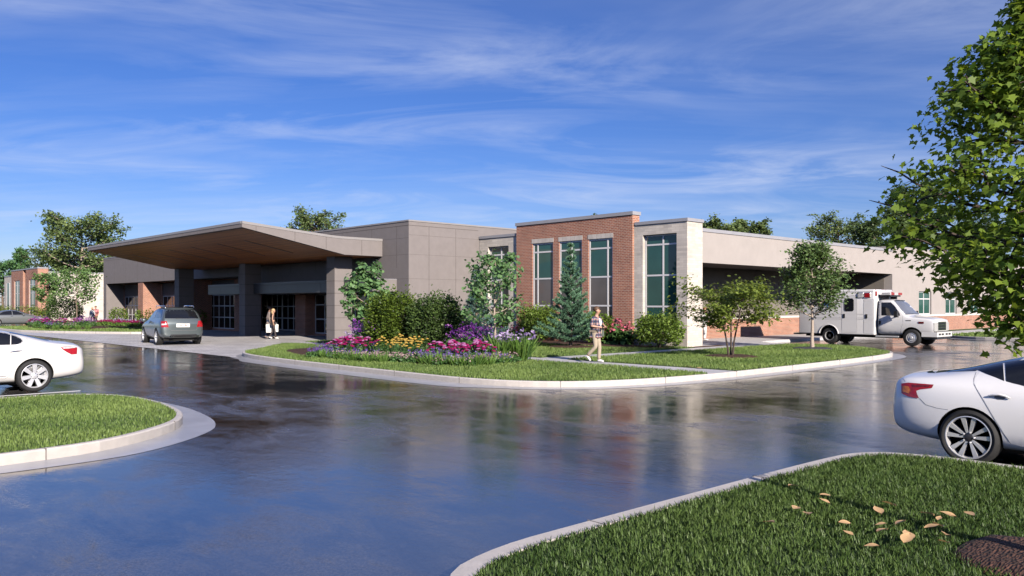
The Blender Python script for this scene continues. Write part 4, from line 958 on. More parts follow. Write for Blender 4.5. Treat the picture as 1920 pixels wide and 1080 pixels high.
def limb_path(a, b, bend, n=5):
    a = np.array(a, float); b = np.array(b, float); P = []
    for i in range(n + 1):
        t = i / n; p = a + (b - a) * t; p[2] += bend * math.sin(math.pi * t) ; P.append(p)
    return P
def tree(name, label, loc, H, cb, rad, shape_fn, n_limb, leaf, lsize, count, fm, bm_, group=None, trunk_r=.06, rise=.5, spread=.16, stems=1, cat='tree', droop=.3, up=.6, sub=5, lean=0.0, seed=0, flat=.7, clip=0.0):
    """trunk with limbs; leaves sit in clusters along the twigs so the crown has gaps and an uneven edge"""
    global NR; NR = np.random.default_rng(seed + 100)
    root = thing(name, label, cat, loc, 0, group); b = MB(); tips = []
    for s in range(stems):
        an = 2 * math.pi * s / stems + .5; so_ = (.05 * stems if stems > 1 else 0)
        p0 = Vector((so_ * math.cos(an) * .5, so_ * math.sin(an) * .5, -.05)); tr = []
        k = 9; th = H * (.93 if stems == 1 else .8)
        spr = (rad * .35 if stems > 1 else 0)
        for i in range(k + 1):
            t = i / k
            tr.append(Vector((p0.x + math.cos(an) * spr * t ** 1.3 + NR.normal() * .012 * H * t * (1 - .4 * t) + lean * t, p0.y + math.sin(an) * spr * t ** 1.3 + NR.normal() * .012 * H * t * (1 - .4 * t), p0.z + th * t)))
        b.tube(tr, [trunk_r * (1.25 if i == 0 else 1) * (1 - .88 * i / k) + .004 for i in range(k + 1)], 7)
        def tp(z):
            f = max(0, min(k - 1e-3, (z + .05) / th * k)); i = int(f); return tr[i].lerp(tr[i + 1], f - i)
        m = max(3, n_limb // stems)
        for i in range(m):
            z = cb + (th * .97 - cb) * ((i + .3) / m) ** .9; base = tp(z * (.92 if i < m / 2 else .97)); az = i * 2.39996 + s * 1.1 + NR.normal() * .25
            rr = rad * shape_fn((z - cb) / (H - cb)) * (.75 + .4 * NR.random()) ; rr *= (.86 if clip else 1.0); up_ = rise * rr * (.6 + .7 * NR.random())
            tip = base + Vector((math.cos(az) * rr, math.sin(az) * rr, up_)); tip.z = min(tip.z, H)
            path = limb_path(base, tip, -.10 * rr); r0 = trunk_r * .38 * (1 - .5 * i / m)
            b.tube(path, [r0 * (1 - .8 * j / 5) + .003 for j in range(6)], 5)
            for j in range(sub):
                f = .25 + .75 * (j + NR.random() * .8) / sub; q = path[min(5, int(f * 5))] + (path[min(5, int(f * 5) + 1)] - path[min(5, int(f * 5))]) * (f * 5 % 1)
                az2 = az + NR.choice([-1, 1]) * (.4 + .7 * NR.random()); l2 = rr * .42 * (1.15 - .5 * f)
                t2 = q + np.array([math.cos(az2) * l2, math.sin(az2) * l2, l2 * (rise * .8 + NR.normal() * .3)])
                b.tube([q, (q + t2) / 2 + np.array([0, 0, .02]), t2], [r0 * .35 + .002, r0 * .25 + .002, .002], 4, cap=False)
                for g in (.35, .7, 1.0): tips.append((q + (t2 - q) * g, (t2 - q)))
            tips.append((np.array(tip), np.array(tip - base)))
        for g in (0, .5, 1): tips.append((np.array(tr[-1] * g + tr[-2] * (1 - g)), np.array([0, 0, 1.0])))
    b.build('trunk', bm_, root, smooth=True)
    T = np.array([t[0] for t in tips]); Dn = unit(np.array([t[1] for t in tips]) + 1e-6)
    w = .4 + NR.random(len(T)); w /= w.sum(); ix = NR.choice(len(T), count, p=w)
    P = T[ix] + NR.normal(size=(count, 3)) * spread * rad * np.array([1, 1, flat]); P[:, 2] = np.clip(P[:, 2], cb * .82, H * 1.01)
    tone = NR.normal(0, .14, len(T))[ix]
    if clip:
        lim = np.array([rad * shape_fn(max(0, (z - cb) / (H - cb))) for z in P[:, 2]]) * clip; rr_ = np.hypot(P[:, 0], P[:, 1]); kp = rr_ < lim * (1 + .06 * np.clip(NR.normal(size=count), -2, .8)); P = P[kp]; ix = ix[kp]; tone = tone[kp]; count = len(P)
    foliage('crown', P, lsize, leaf, fm, root, up, droop, Dn[ix] * .8, np.clip(.45 + tone + NR.normal(0, .2, count), 0, 1))
    return root
dome = lambda t: math.sqrt(max(.02, 1 - (1.5 * t - .5) ** 2)) if t > .0 else .8
egg = lambda t: max(.18, math.sin(math.pi * min(1, .22 + .78 * t)) ** .8)
cone = lambda t: max(.08, 1 - t)
F_ = {}
F_['maple'] = leafy('maple_leaves', (.045, .105, .015), (.30, .42, .06), .45)
F_['sunny'] = leafy('sunny_green_leaves', (.08, .18, .055), (.30, .46, .16), .35)
F_['mid'] = leafy('tree_leaves', (.03, .075, .025), (.14, .25, .085), .3)
F_['fresh'] = leafy('fresh_leaves', (.05, .125, .045), (.24, .42, .17), .35)
F_['olive'] = leafy('olive_leaves', (.05, .10, .032), (.21, .32, .11), .32)
F_['jap'] = leafy('thin_yellow_green_leaves', (.065, .11, .02), (.30, .38, .07), .38)
F_['back'] = leafy('distant_leaves', (.06, .11, .04), (.26, .34, .12), .32)
F_['backdark'] = leafy('dark_distant_leaves', (.035, .07, .028), (.15, .22, .075), .28)
F_['bright'] = leafy('bright_distant_leaves', (.05, .14, .05), (.20, .38, .14), .3)
F_['spruce'] = leafy('spruce_needles', (.05, .13, .075), (.24, .44, .27), .1)
F_['bluespruce'] = leafy('blue_spruce_needles', (.05, .115, .10), (.17, .30, .27), .1)
F_['hedge'] = leafy('hedge_leaves', (.03, .065, .010), (.18, .26, .036), .28)
F_['hedge2'] = leafy('dark_hedge_leaves', (.025, .055, .015), (.12, .19, .050), .25)
F_['yew'] = leafy('boxwood_leaves', (.05, .10, .014), (.25, .37, .065), .28)
F_['herb'] = leafy('herb_leaves', (.04, .10, .03), (.15, .30, .09), .3)
F_['lime'] = leafy('lime_leaves', (.10, .20, .035), (.25, .42, .10), .35)

# foreground maple: only its left half is in the frame
tree('maple_tree', 'foreground maple with lobed yellow green leaves filling the right edge', BIG, 4.75, 1.72, 1.12, lambda t: float(np.interp(t, [0, .06, .12, .18, .26, .34, .45, .55, .64, .70, .80, 1], [.45, .62, .80, .97, 1, .88, .84, .66, .58, .30, .20, .1])), 54, 'maple', .055, 18000, F_['maple'], M['bark_dark'], None, .06, .25, .098, seed=3, droop=.55, up=.65, sub=7, clip=1.13)
s_ = TREES['maple']; tree('japanese_maple', 'airy multi stemmed maple with small yellow green leaves on the kerbside lawn', s_, 3.15, 1.15, 1.55, lambda t: [.8, 1, .95, .7, .45][min(4, int(t * 5))], 26, 'oval', .115, 6400, F_['jap'], M['bark_dark'], None, .035, .22, .11, stems=3, seed=9, droop=.25, up=.75, sub=6, flat=.35)
s_ = TREES['callery']; tree('street_tree', 'young pear tree with a pale trunk and grey green leaves by the ambulance', s_, 4.6, 1.3, 1.28, lambda t: float(np.interp(t, [0, .12, .4, .7, 1], [.75, 1, .82, .48, .12])), 32, 'oval', .12, 8000, F_['olive'], M['bark_pale'], None, .075, .75, .14, seed=17, droop=.1, up=.55, sub=6)
s_ = gnd(685, 650, .15); s_ = Vector((s_.x * .955, s_.y * .955, .15)); tree('redbud_tree', 'young tree with drooping bright leaves in front of the nearest canopy column', s_, 3.75, .95, .80, lambda t: max(.3, math.sin(math.pi * min(1, .32 + .62 * t))), 22, 'round', .16, 1500, F_['fresh'], M['bark_pale'], None, .05, .7, .12, seed=23, droop=.7, up=.6, sub=4)
s_ = gnd(928, 672, .15); s_ = Vector((s_.x * .985, s_.y * .985, .15)); tree('redbud_tree', 'slender tree with round light green leaves at the right end of the flower bed', s_, 3.7, .95, .92, lambda t: max(.35, math.sin(math.pi * min(1, .30 + .62 * t))), 20, 'round', .105, 1700, F_['fresh'], M['bark_pale'], None, .042, .8, .13, seed=29, droop=.45, up=.35, sub=4)
for (u, dp, H, sd, txt) in ((88, 76, 5.0, 31, 'left one of two small trees in the far left flower bed'), (144, 71, 5.1, 37, 'right one of two small trees in the far left flower bed')):
    tree('ornamental_tree', txt, at(u, dp, .2), H, 1.9, 1.05 if u < 120 else 1.5, egg, 22, 'round', .16, 2200, F_['sunny'], M['bark'], 'small trees in the far flower bed', .07, .55, .13, seed=sd)

# background trees behind the buildings
def back_tree(label, u, dp, vtop, wpx, fm, seed, cbf=.3, n=4200, name='broadleaf_tree', ls=None, sh=dome):
    H = CH + (HZ - vtop) * dp / F; r = wpx * .5 * dp / F
    tree(name, label, at(u, dp, 0), H, H * cbf, r, sh, 26, 'clump', ls or max(.26, r * .066), int(n * 1.7), F_[fm], M['bark_pale' if seed == 41 else 'bark'], 'trees behind the clinic', .035 * H * .7, .55, .10, seed=seed, up=.5, droop=.15)
back_tree('tall spreading tree with pale limbs left of the entrance canopy', 152, 128, 402, 128, 'back', 41, .42, 5200)
back_tree('dark tree lower behind the pale far stone wall', 105, 138, 470, 100, 'backdark', 43, .2)
back_tree('dark tree seen under the left tip of the entrance canopy', 182, 140, 478, 70, 'backdark', 44, .15)
back_tree('bright green pointed tree at the left edge above the brick wing', 40, 150, 452, 60, 'bright', 47, .15, name='poplar_tree', sh=cone)
back_tree('bright green bushy tree at the far left edge behind the brick wing', 5, 145, 486, 70, 'bright', 48, .2)
back_tree('twin topped tree rising just behind the canopy roof', 590, 112, 388, 88, 'back', 53, .55, 3600)
back_tree('small tree crown peeping over the canopy roof', 545, 118, 412, 34, 'back', 54, .6, 1500)
back_tree('tiny tree top peeping over the left slope of the canopy', 345, 150, 426, 30, 'back', 55, .6, 1200)
back_tree('tiny tree top low over the left slope of the canopy', 275, 150, 438, 26, 'back', 56, .6, 1200)
back_tree('small tree top showing above the brick block', 1118, 96, 387, 34, 'back', 59, .6, 1500)
back_tree('tree crown just above the pale stone corner pier', 1345, 92, 402, 80, 'back', 61, .5)
back_tree('rounded tree crown above the left part of the beige bay wall', 1408, 95, 404, 70, 'back', 62, .5)
back_tree('open tree behind the beige bay wall left of the foreground maple', 1572, 108, 402, 110, 'back', 67, .4)
back_tree('dark dense tree behind the right end of the bay roof', 1640, 100, 404, 90, 'backdark', 68, .3)
back_tree('large dark tree directly behind the foreground maple', 1725, 74, 338, 150, 'backdark', 71, .3, 6000)
back_tree('dark tree behind the right wing near the photo edge', 1850, 90, 400, 130, 'backdark', 72, .3)
# conifers
def conifer(name, label, loc, H, r, fm, seed, n_wh=17, ns=.085):
    global NR; NR = np.random.default_rng(seed); root = thing(name, label, 'conifer', loc); b = MB()
    b.tube([(0, 0, -.05), (.01, 0, H * .5), (0, .01, H)], [.075, .045, .006], 8); P = []; D = []; 
    for i in range(n_wh):
        z = .32 + (H - .36) * (i / (n_wh - 1)) ** 1.05; rr = r * (1 - (z - .3) / (H - .25)) ** 1.3 * (.8 + .4 * NR.random()) + .05; m = max(4, int(9 - 4 * i / n_wh))
        for j in range(m):
            az = 2 * math.pi * (j + .5 * (i % 2)) / m + NR.normal() * .18; l = rr * (.75 + .4 * NR.random()); d = np.array([math.cos(az), math.sin(az), .30 + .5 * i / n_wh]); a = np.array([0, 0, z])
            tip = a + d * l; mid = (a + tip) / 2 - np.array([0, 0, .12 * l]); b.tube([a, mid, tip], [.014, .01, .003], 4, cap=False)
            nt = int(26 + 120 * l)
            t = NR.random(nt) ** .75; c = ((1 - t) ** 2)[:, None] * a + (2 * t * (1 - t))[:, None] * mid + (t ** 2)[:, None] * tip
            sd_ = np.array([-math.sin(az), math.cos(az), 0]); off = NR.uniform(-1, 1, nt) * .24 * l * (1.1 - t); c = c + sd_ * off[:, None] + np.array([0, 0, 1]) * (NR.normal(size=nt) * .02)[:, None]
            P.append(c); D.append(np.tile(d, (nt, 1)) + sd_ * np.sign(off)[:, None] * .55 + np.array([0, 0, .3]))
    P = np.concatenate(P); D = np.concatenate(D); PP = np.repeat(P, 4, 0); DD = np.repeat(D, 4, 0) + NR.normal(size=(len(P) * 4, 3)) * .75
    V, k = leaf_verts(PP, DD, NR.normal(size=DD.shape) + [0, 0, .6], ns * (.7 + .6 * NR.random(len(PP))), 'twig', .0)
    b.build('trunk', M['bark'], root, smooth=True)
    np_mesh('crown', V, k, F_[fm], np.clip(np.repeat(NR.normal(.45, .2, len(P)), 4) + NR.normal(0, .12, len(PP)), 0, 1), root)
conifer('spruce_tree', 'conical blue green spruce on the lawn in front of the brick windows', TREES['spruce'], 4.35, 1.30, 'spruce', 5, 15, .12)
q = gnd(893, 655, .15); conifer('blue_spruce', 'pale blue spruce partly hidden behind the round leaved tree', (q.x * .97, q.y * .97, .15), 3.3, .95, 'bluespruce', 6, 15, .11)

# shrubs
def shrub(name, label, loc, rx, ry, h, fm, n, ls, seed, leaf='oval', box=.5, group=None, tuft=0.0, cat='shrub'):
    global NR; NR = np.random.default_rng(seed); root = thing(name, label, cat, loc, 0, group)
    a = NR.random(n) * 2 * np.pi; ct = NR.uniform(-.75, 1, n); st = np.sqrt(1 - ct ** 2); e = 1 / (1 + 2 * box); sg = lambda v: np.sign(v) * np.abs(v) ** (1 - .45 * box)
    shell = (1 - .42 * NR.random(n) ** 2)
    lump = 1 + .10 * np.sin(5 * a + 3 * ct) * st + .08 * np.sin(9 * a - 5 * ct) + .07 * NR.normal(size=n)
    U = np.stack([sg(np.cos(a)) * st ** .6, sg(np.sin(a)) * st ** .6, ct], 1)
    P = U * (shell * lump)[:, None] * np.array([rx, ry, h * .5]) + np.array([0, 0, h * .5]); P[:, 2] = np.maximum(P[:, 2], .02)
    out = unit(U * np.array([1, 1, .9]))
    if tuft:
        k = n // 6; ix = NR.integers(0, n, k); sh_ = P[ix] + out[ix] * tuft * NR.random((k, 1)) + np.array([0, 0, 1]) * (tuft * NR.random(k))[:, None]; P = np.concatenate([P, sh_]); out = np.concatenate([out, out[ix]])
    b = MB()
    for i in range(9):
        t = i * 2.4; b.tube([(0, 0, -.02), (rx * .3 * math.cos(t), ry * .3 * math.sin(t), h * .4), (rx * .7 * math.cos(t), ry * .7 * math.sin(t), h * .8)], [.02, .014, .004], 5)
    b.build('stems', M['bark_dark'], root)
    foliage('foliage', P, ls, leaf, F_[fm], root, .35, -.15, out * .9)
    return root
def px_shrub(name, label, u, v, k, vtop, wpx, fm, n, ls, seed, **kw):
    q = gnd(u, v, .15) * k; q.z = .15; dp = (q - CAM).dot(FW); r = wpx * .5 * dp / F; h = CH + (HZ - vtop) * dp / F - .15
    return shrub(name, label, q, r, r * .95, h, fm, n, ls, seed, **kw)
px_shrub('hedge_shrub', 'large yellow green clipped shrub on the left in the big flower bed', 737, 655, .93, 553, 84, 'hedge', 10500, .09, 91, tuft=.22, box=.8)
px_shrub('hedge_shrub', 'large dark green clipped shrub on the right in the big flower bed', 819, 660, .945, 558, 84, 'hedge2', 10500, .085, 92, tuft=.2, box=.8)
for u, v, vt, wd, txt, sd in ((945, 631, 585, 52, 'bright boxwood in front of the brick wall behind the round leaved tree', 93), (1010, 637, 577, 70, 'tall bright boxwood under the left brick window', 94), (1122, 641, 592, 56, 'bright boxwood behind the walking man', 95), (1236, 648, 592, 80, 'round bright boxwood in front of the pale stone window', 96)):
    px_shrub('boxwood', txt, u, v, .955, vt, wd, 'yew', 3600, .085, sd, tuft=.2, box=.35, leaf='round')

# flowers
def petal(name, c, dark=.6): return leafy(name, tuple(x * dark for x in c), c, .25)
PT = {'magenta': petal('magenta_petals', (.40, .012, .14)), 'pink': petal('pink_petals', (.60, .22, .50)), 'yellow': petal('yellow_petals', (.66, .45, .10), .7), 'violet': petal('violet_petals', (.24, .13, .50)), 'lilac': petal('lilac_petals', (.62, .50, .80), .75), 'purple': petal('purple_petals', (.30, .06, .50)), 'orchid': petal('orchid_petals', (.60, .22, .66)), 'blush': petal('blush_petals', (.70, .48, .50)), 'hyd': petal('hydrangea_petals', (.80, .20, .29)), 'blue': petal('blue_petals', (.10, .20, .55))}
def flower(name, label, group, rad, h, leafm, nleaf, lsize, leafshape, heads, seed, stems=True, base=.0, up=.3, droop=-.3):
    """heads: list of (petal material, count, head size, kind, low, high)"""
    global NR; NR = np.random.default_rng(seed); root = thing(name, label, 'flower', (0, 0, 0), 0, group)
    a = NR.random(nleaf) * 2 * np.pi; r = rad * np.sqrt(NR.random(nleaf)); z = base + (h * .62) * NR.random(nleaf) * (1 - .35 * (r / rad) ** 2)
    P = np.stack([r * np.cos(a), r * np.sin(a), z], 1); out = np.stack([np.cos(a), np.sin(a), np.full(nleaf, .8)], 1)
    if leafshape == 'blade': P[:, 2] = 0; P[:, :2] *= .35; out[:, 2] = 2.4 + NR.random(nleaf) * 2.2
    foliage('leaves', P, lsize, leafshape, leafm, root, up, droop, out * (1.6 if leafshape == 'blade' else .6))
    sb = MB()
    for mat, n, hs, kind, lo, hi in heads:
        a = NR.random(n) * 2 * np.pi; r = rad * np.sqrt(NR.random(n)) * 1.02; z = h * (lo + (hi - lo) * NR.random(n)) * (1 - .18 * (r / rad) ** 2); C = np.stack([r * np.cos(a), r * np.sin(a), z], 1)
        if stems:
            for c in C[::(1 if n < 40 else 3)]: sb.tube([(c[0] * .7, c[1] * .7, 0), tuple(c)], .005, 3, cap=False)
        if kind == 'disc':     # flat yarrow heads: a shallow cap of florets
            b = MB()
            for c in C:
                q = hs * (.7 + .6 * NR.random()); tl = Matrix.Translation(c) @ Matrix.Rotation(NR.normal() * .15, 4, 'X') @ Matrix.Rotation(NR.normal() * .15, 4, 'Y')
                b.lathe([(q * .25, -q * .22), (q * .95, -.004), (q * 1.0, .012), (q * .6, .03), (.002, .036)], 9, 0, tl)
            o = b.build('blossoms', mat, root); at_ = o.data.attributes.new('vary', 'FLOAT', 'FACE'); at_.data.foreach_set('value', NR.random(len(o.data.polygons)).astype(np.float32))
        else:
            m = {'spike': 7, 'puff': 9, 'star': 6}[kind]; P = np.repeat(C, m, 0); k = len(P)
            if kind == 'spike': P = P + np.column_stack([NR.normal(size=(k, 2)) * hs * .25, NR.uniform(-1.6, .8, k) * hs])
            else: P = P + NR.normal(size=(k, 3)) * hs * (.45 if kind == 'puff' else .1)
            foliage('blossoms', P, hs * (1.0 if kind == 'star' else .8), 'round' if kind != 'star' else 'oval', mat, root, .45, -.1)
    if stems: sb.build('flower_stems', F_['herb'], root)
    return root
def place(proto, spots, z, labels=None, group=None, first=[None]):
    used = proto.get('used', 0)
    for i, (x, y, s) in enumerate(spots):
        o = proto if not used and i == 0 else copy_tree(proto)
        o.location = (x, y, z); o.rotation_euler = (0, 0, rng.uniform(0, 6.28)); o.scale = (s, s, s * rng.uniform(.92, 1.08))
        if labels: o['label'] = labels if isinstance(labels, str) else labels[i]
        if group: o['group'] = group
    proto['used'] = 1
def row(px_, k, z=.15, s=1.0): return [((g := gnd(u, v, z)).x * k, g.y * k, s * rng.uniform(.88, 1.12)) for u, v in px_]
Hb = F_['herb']
yar = flower('yarrow', 'magenta', 'g', .42, .62, Hb, 150, .16, 'long', [(PT['magenta'], 17, .068, 'disc', .62, 1.0), (PT['pink'], 9, .068, 'disc', .7, 1.05), (PT['violet'], 6, .05, 'puff', .5, .8)], 201)
place(yar, row([(628, 664), (650, 662), (672, 664), (694, 665), (658, 668)], 1), .16, 'magenta and pink flat headed yarrow left of the yellow yarrow', 'yarrow in the left part of the bed')
place(yar, row([(820, 677), (842, 676), (864, 678), (888, 677), (908, 679), (858, 682)], 1), .16, 'magenta and pink flat headed yarrow right of the yellow yarrow', 'yarrow in the right part of the bed')
yy = flower('yarrow', 'yellow', 'g', .40, .66, Hb, 150, .15, 'long', [(PT['yellow'], 18, .056, 'disc', .55, 1.12)], 202)
place(yy, row([(724, 667), (742, 664), (760, 668), (780, 670), (750, 672)], 1), .16, 'yellow flat headed yarrow between the two magenta patches', 'yellow yarrow in the bed')
cat_ = flower('catmint', 'violet', 'g', .40, .36, Hb, 240, .10, 'oval', [(PT['violet'], 24, .045, 'spike', .6, 1.15)], 203, stems=False)
place(cat_, row([(604, 667), (616, 669), (630, 671), (612, 663), (596, 669)], 1), .15, 'violet catmint mound at the left tip of the flower bed', 'catmint at the left tip')
place(cat_, row([(688, 675), (660, 673)], 1), .15, 'violet catmint mound in front of the left magenta yarrow', 'catmint under the left yarrow')
place(cat_, row([(790, 679), (806, 681), (822, 682), (850, 684), (890, 683), (926, 682), (936, 681), (866, 685)], 1), .15, 'violet catmint mound along the front of the right magenta yarrow', 'catmint along the right front')
pk = flower('cranesbill', 'blush', 'g', .40, .30, Hb, 260, .09, 'oval', [(PT['blush'], 40, .034, 'star', .6, 1.1)], 204, stems=False)
place(pk, row([(700, 677), (718, 677), (736, 678), (754, 679), (772, 680), (646, 673), (676, 676)], 1), .15, 'blush pink cranesbill mound along the front below the yellow yarrow', 'cranesbill at the front')
place(pk, row([(912, 683), (948, 680), (834, 685), (874, 686)], 1), .15, 'blush pink cranesbill mound at the right end of the bed', 'cranesbill at the right end')
rs = flower('daylily_tuft', 'lime', 'g', .5, .40, F_['lime'], 90, .36, 'blade', [], 205, stems=False)
place(rs, row([(608, 671), (636, 674), (662, 677), (690, 679), (716, 680)], 1, .15, .9), .15, 'low bright green leaf tuft along the left front edge of the bed', 'leaf tufts on the left edge')
place(rs, row([(796, 682), (812, 684), (830, 685), (852, 686), (872, 687), (892, 686), (914, 685), (938, 682)], 1, .15, 1.0), .15, 'low bright green leaf tuft along the right front edge of the bed', 'leaf tufts on the right edge')
ir = flower('iris', 'iris', 'g', .55, .98, F_['lime'], 130, .78, 'blade', [(PT['lilac'], 22, .075, 'star', .8, 1.08), (PT['violet'], 12, .06, 'star', .78, 1.04)], 206)
place(ir, row([(934, 676), (958, 675), (976, 676)], 1), .16, ['lilac iris clump beside the round leaved tree trunk', 'lilac iris clump second from the right end of the bed', 'lilac iris clump at the right end of the bed'], 'iris clumps')
ph = flower('phlox', 'purple', 'g', .75, 1.22, Hb, 700, .13, 'oval', [(PT['purple'], 60, .055, 'puff', .62, 1.05), (PT['orchid'], 34, .05, 'puff', .55, 1.05)], 207, stems=False)
place(ph, row([(874, 668, ), (902, 668)], .985, .15, 1.12), .15, ['broad purple phlox left of the round leaved tree', 'broad purple phlox against the round leaved tree trunk'], 'purple phlox in the bed')
place(ph, row([(694, 656)],   .95, .15, 1.1), .15, ['deep purple phlox between the canopy column and the yellow green shrub'], 'purple phlox in the bed')
lb_ = flower('lavender_aster', 'lilac', 'g', .5, .75, Hb, 300, .12, 'oval', [(PT['lilac'], 60, .05, 'puff', .7, 1.05)], 208, stems=False)
place(lb_, row([(668, 655)], .97), .15, ['pale lilac aster at the foot of the nearest canopy column'], 'asters')
bl = flower('delphinium', 'blue', 'g', .42, 1.25, Hb, 260, .14, 'oval', [(PT['blue'], 30, .06, 'spike', .6, 1.0), (PT['hyd'], 5, .06, 'puff', .9, 1.0)], 209, stems=True)
place(bl, row([(779, 657)], .95), .15, ['blue delphinium showing between the two clipped shrubs'], 'delphinium')
hy = flower('hydrangea', 'pink hydrangea with flat flower heads between the boxwoods by the brick wall', None, 1.0, 1.35, F_['herb'], 800, .22, 'round', [(PT['hyd'], 64, .11, 'puff', .50, .90)], 210, up=.6, droop=.3)
g = gnd(1166, 641, .15) * .95; place(hy, [(g.x, g.y, 1.0)], .15)
g = gnd(972, 634, .15) * .955; place(hy, [(g.x, g.y, .62)], .15, ['small pink hydrangea beside the tall boxwood at the brick wall'])
# far left bed and the bed along the facade
bd = thing('far_bush', 'dark rounded bush between the two small trees far left', 'shrub', at(122, 71, .2)); bd['used'] = 0
bpy.data.objects.remove(bd)
q = at(120, 74, .2); shrub('evergreen_bush', 'dark rounded bush between the two small trees far left', q, 1.5, 1.3, 2.3, 'hedge2', 2600, .16, 211, box=.3)
for i, (u, v) in enumerate(((62, 613), (76, 615), (88, 616), (101, 617), (114, 617), (128, 617), (142, 616), (156, 616), (169, 614))):
    g = gnd(u, v, .15); 
    pr = (yar, ph, cat_, pk)[(0, 1, 0, 2, 0, 3, 0, 1, 1)[i]]
    place(pr, [(g.x, g.y, (1.1, .75, 1.2, 1.4, 1.2, 1.4, 1.2, .7, .62)[i])], .2, 'mixed purple and magenta flower clump in the far left bed', 'flowers in the far left bed')
for i, (u, v) in enumerate(((66, 616), (84, 618), (104, 619), (124, 619), (146, 619), (164, 618))):
    g = gnd(u, v, .12); place(rs, [(g.x, g.y, .9)], .18, 'green leaf tuft along the front of the far left bed', 'leaf tufts in the far left bed')
fl_ = flower('bedding_flowers', 'x', 'g', .7, .55, F_['lime'], 260, .2, 'oval', [(PT['magenta'], 70, .06, 'puff', .75, 1.0), (PT['lilac'], 14, .06, 'spike', 1.0, 1.5)], 214, stems=False)
for i in range(10):
    y = 64.6 + i * 1.75; place(fl_, [(24.0 + .3 * (i % 2), y, .95)], .08, 'magenta bedding flowers in the strip along the panelled facade', 'flowers along the facade')
for y, txt in ((80.0, 'green bush against the leftmost recessed window'), (72.9, 'green bush in front of the first brick pier'), (62.4, 'green bush beside the entrance doors behind the car')):
    shrub('small_bush', txt, (25.4, y, .08), .75, .75, 1.5, 'yew', 900, .14, int(y), box=.1)
shrub('ornamental_grass', 'pale pink feathery grasses in front of the far brick wing', at(32, 92, .1), 3.0, 1.6, 1.6, 'jap', 1500, .3, 221, leaf='long')

# fallen leaves
LM = leafy('dry_leaf', (.55, .30, .13), (.74, .52, .30), .2)
fl0 = None; lab = {0: 'broad tan leaf', 1: 'curled pale leaf', 2: 'small orange leaf'}
spots = [(1478, 911), (1495, 951), (1537, 928), (1452, 980), (1518, 966), (1556, 945), (1595, 982), (1600, 1005), (1680, 949), (1653, 965), (1664, 993), (1662, 982), (1697, 977), (1733, 991), (1752, 967), (1758, 976), (1793, 970), (1808, 961), (1773, 1004), (1768, 988), (1695, 1020), (1708, 1013), (1648, 1024), (1780, 1019), (1772, 962)]
def leaf_obj():
    b = MB(); V = []; n = 7
    for i in range(n):
        t = i / (n - 1); wd = .30 * math.sin(math.pi * t ** .85) + .01
        V += [(t, -wd, .03 * math.sin(5 * t) + .05), (t, 0, .02 * math.sin(3 * t)), (t, wd, .04 * math.sin(4 * t) + .07)]
    b.add(V, [(3 * i + j, 3 * i + j + 1, 3 * i + j + 4, 3 * i + j + 3) for i in range(n - 1) for j in (0, 1)]); o = b.build('fallen_leaf', LM, None, smooth=True)
    a_ = o.data.attributes.new('vary', 'FLOAT', 'FACE'); a_.data.foreach_set('value', np.full(len(o.data.polygons), .6, np.float32)); return o
for i, (u, v) in enumerate(spots):
    o = leaf_obj() if i == 0 else fl0.copy()
    if i: COL.objects.link(o)
    fl0 = fl0 or o; g = gnd(u, v, .205); o.location = g; s = rng.uniform(.10, .15) * (.7 if i in (2, 5, 7, 11, 15, 24) else 1); o.scale = (s, s, s * 1.3); o.rotation_euler = (rng.uniform(-.3, .3), rng.uniform(-.4, .2), rng.uniform(0, 6.28))
    tag(o, 'dry tan leaf lying on the near right lawn', 'leaf', 'fallen leaves on the near lawn')
for i, (u, v) in enumerate(((1284, 687), (1293, 688), (1306, 690), (1278, 686))):
    o = fl0.copy(); COL.objects.link(o); o.location = gnd(u, v, .14); o.scale = (.16, .16, .2); o.rotation_euler = (0, 0, rng.uniform(0, 6)); tag(o, 'dry leaf at the edge of the footpath near the kerb', 'leaf', 'leaves on the footpath')
for p in (yar, yy, cat_, pk, rs, ir, ph, lb_, bl, hy, fl_):
    if 'used' in p: del p['used']
for o in list(COL.objects):
    if 'used' in o: del o['used']
# ---------------------------------------------------------------- people
M['skin'] = simple('skin', (.52, .30, .21), .5, .05, 20); M['skin_dark'] = simple('darker_skin', (.22, .115, .075), .5, .05, 20)
M['hair_brown'] = simple('brown_hair', (.10, .055, .03), .6, .3, 60); M['hair_black'] = simple('black_hair', (.02, .015, .013), .6, .3, 60); M['hair_blond'] = simple('blond_hair', (.55, .38, .20), .55, .2, 60); M['hair_red'] = simple('red_hair', (.28, .09, .04), .55, .2, 60)
M['eye'] = simple('eye', (.03, .02, .02), .2); M['lips'] = simple('lips', (.38, .13, .11), .5)
M['khaki'] = simple('khaki_trousers', (.43, .36, .27), .85, .08, 14, .3, 30); M['white_cloth'] = simple('white_cloth', (.75, .74, .73), .85, .04, 10, .2, 30)
M['charcoal'] = simple('charcoal_cloth', (.055, .045, .048), .85, .15, 14); M['navy'] = simple('navy_denim', (.035, .05, .10), .85, .15, 14); M['brown_jacket'] = simple('brown_grey_jacket', (.21, .17, .16), .8, .15, 12)
M['pink_cloth'] = simple('pink_cloth', (.62, .22, .24), .85, .06, 10); M['sand'] = simple('sand_cloth', (.50, .36, .22), .85, .06, 10); M['bag_green'] = simple('grey_green_canvas', (.11, .13, .11), .8, .1, 20); M['paper'] = simple('white_paper', (.80, .79, .76), .6, .03)
t = NT('plaid_shirt'); o = t.coord(); sp_ = t.n('ShaderNodeSeparateXYZ'); t.set(sp_, 'Vector', o)
def stripe(v, f, lo, hi, ph=0.0):
    fr = t.math('FRACT', t.math('ADD', t.math('MULTIPLY', v, f), ph)); return t.math('MULTIPLY', t.math('GREATER_THAN', fr, lo), t.math('LESS_THAN', fr, hi))
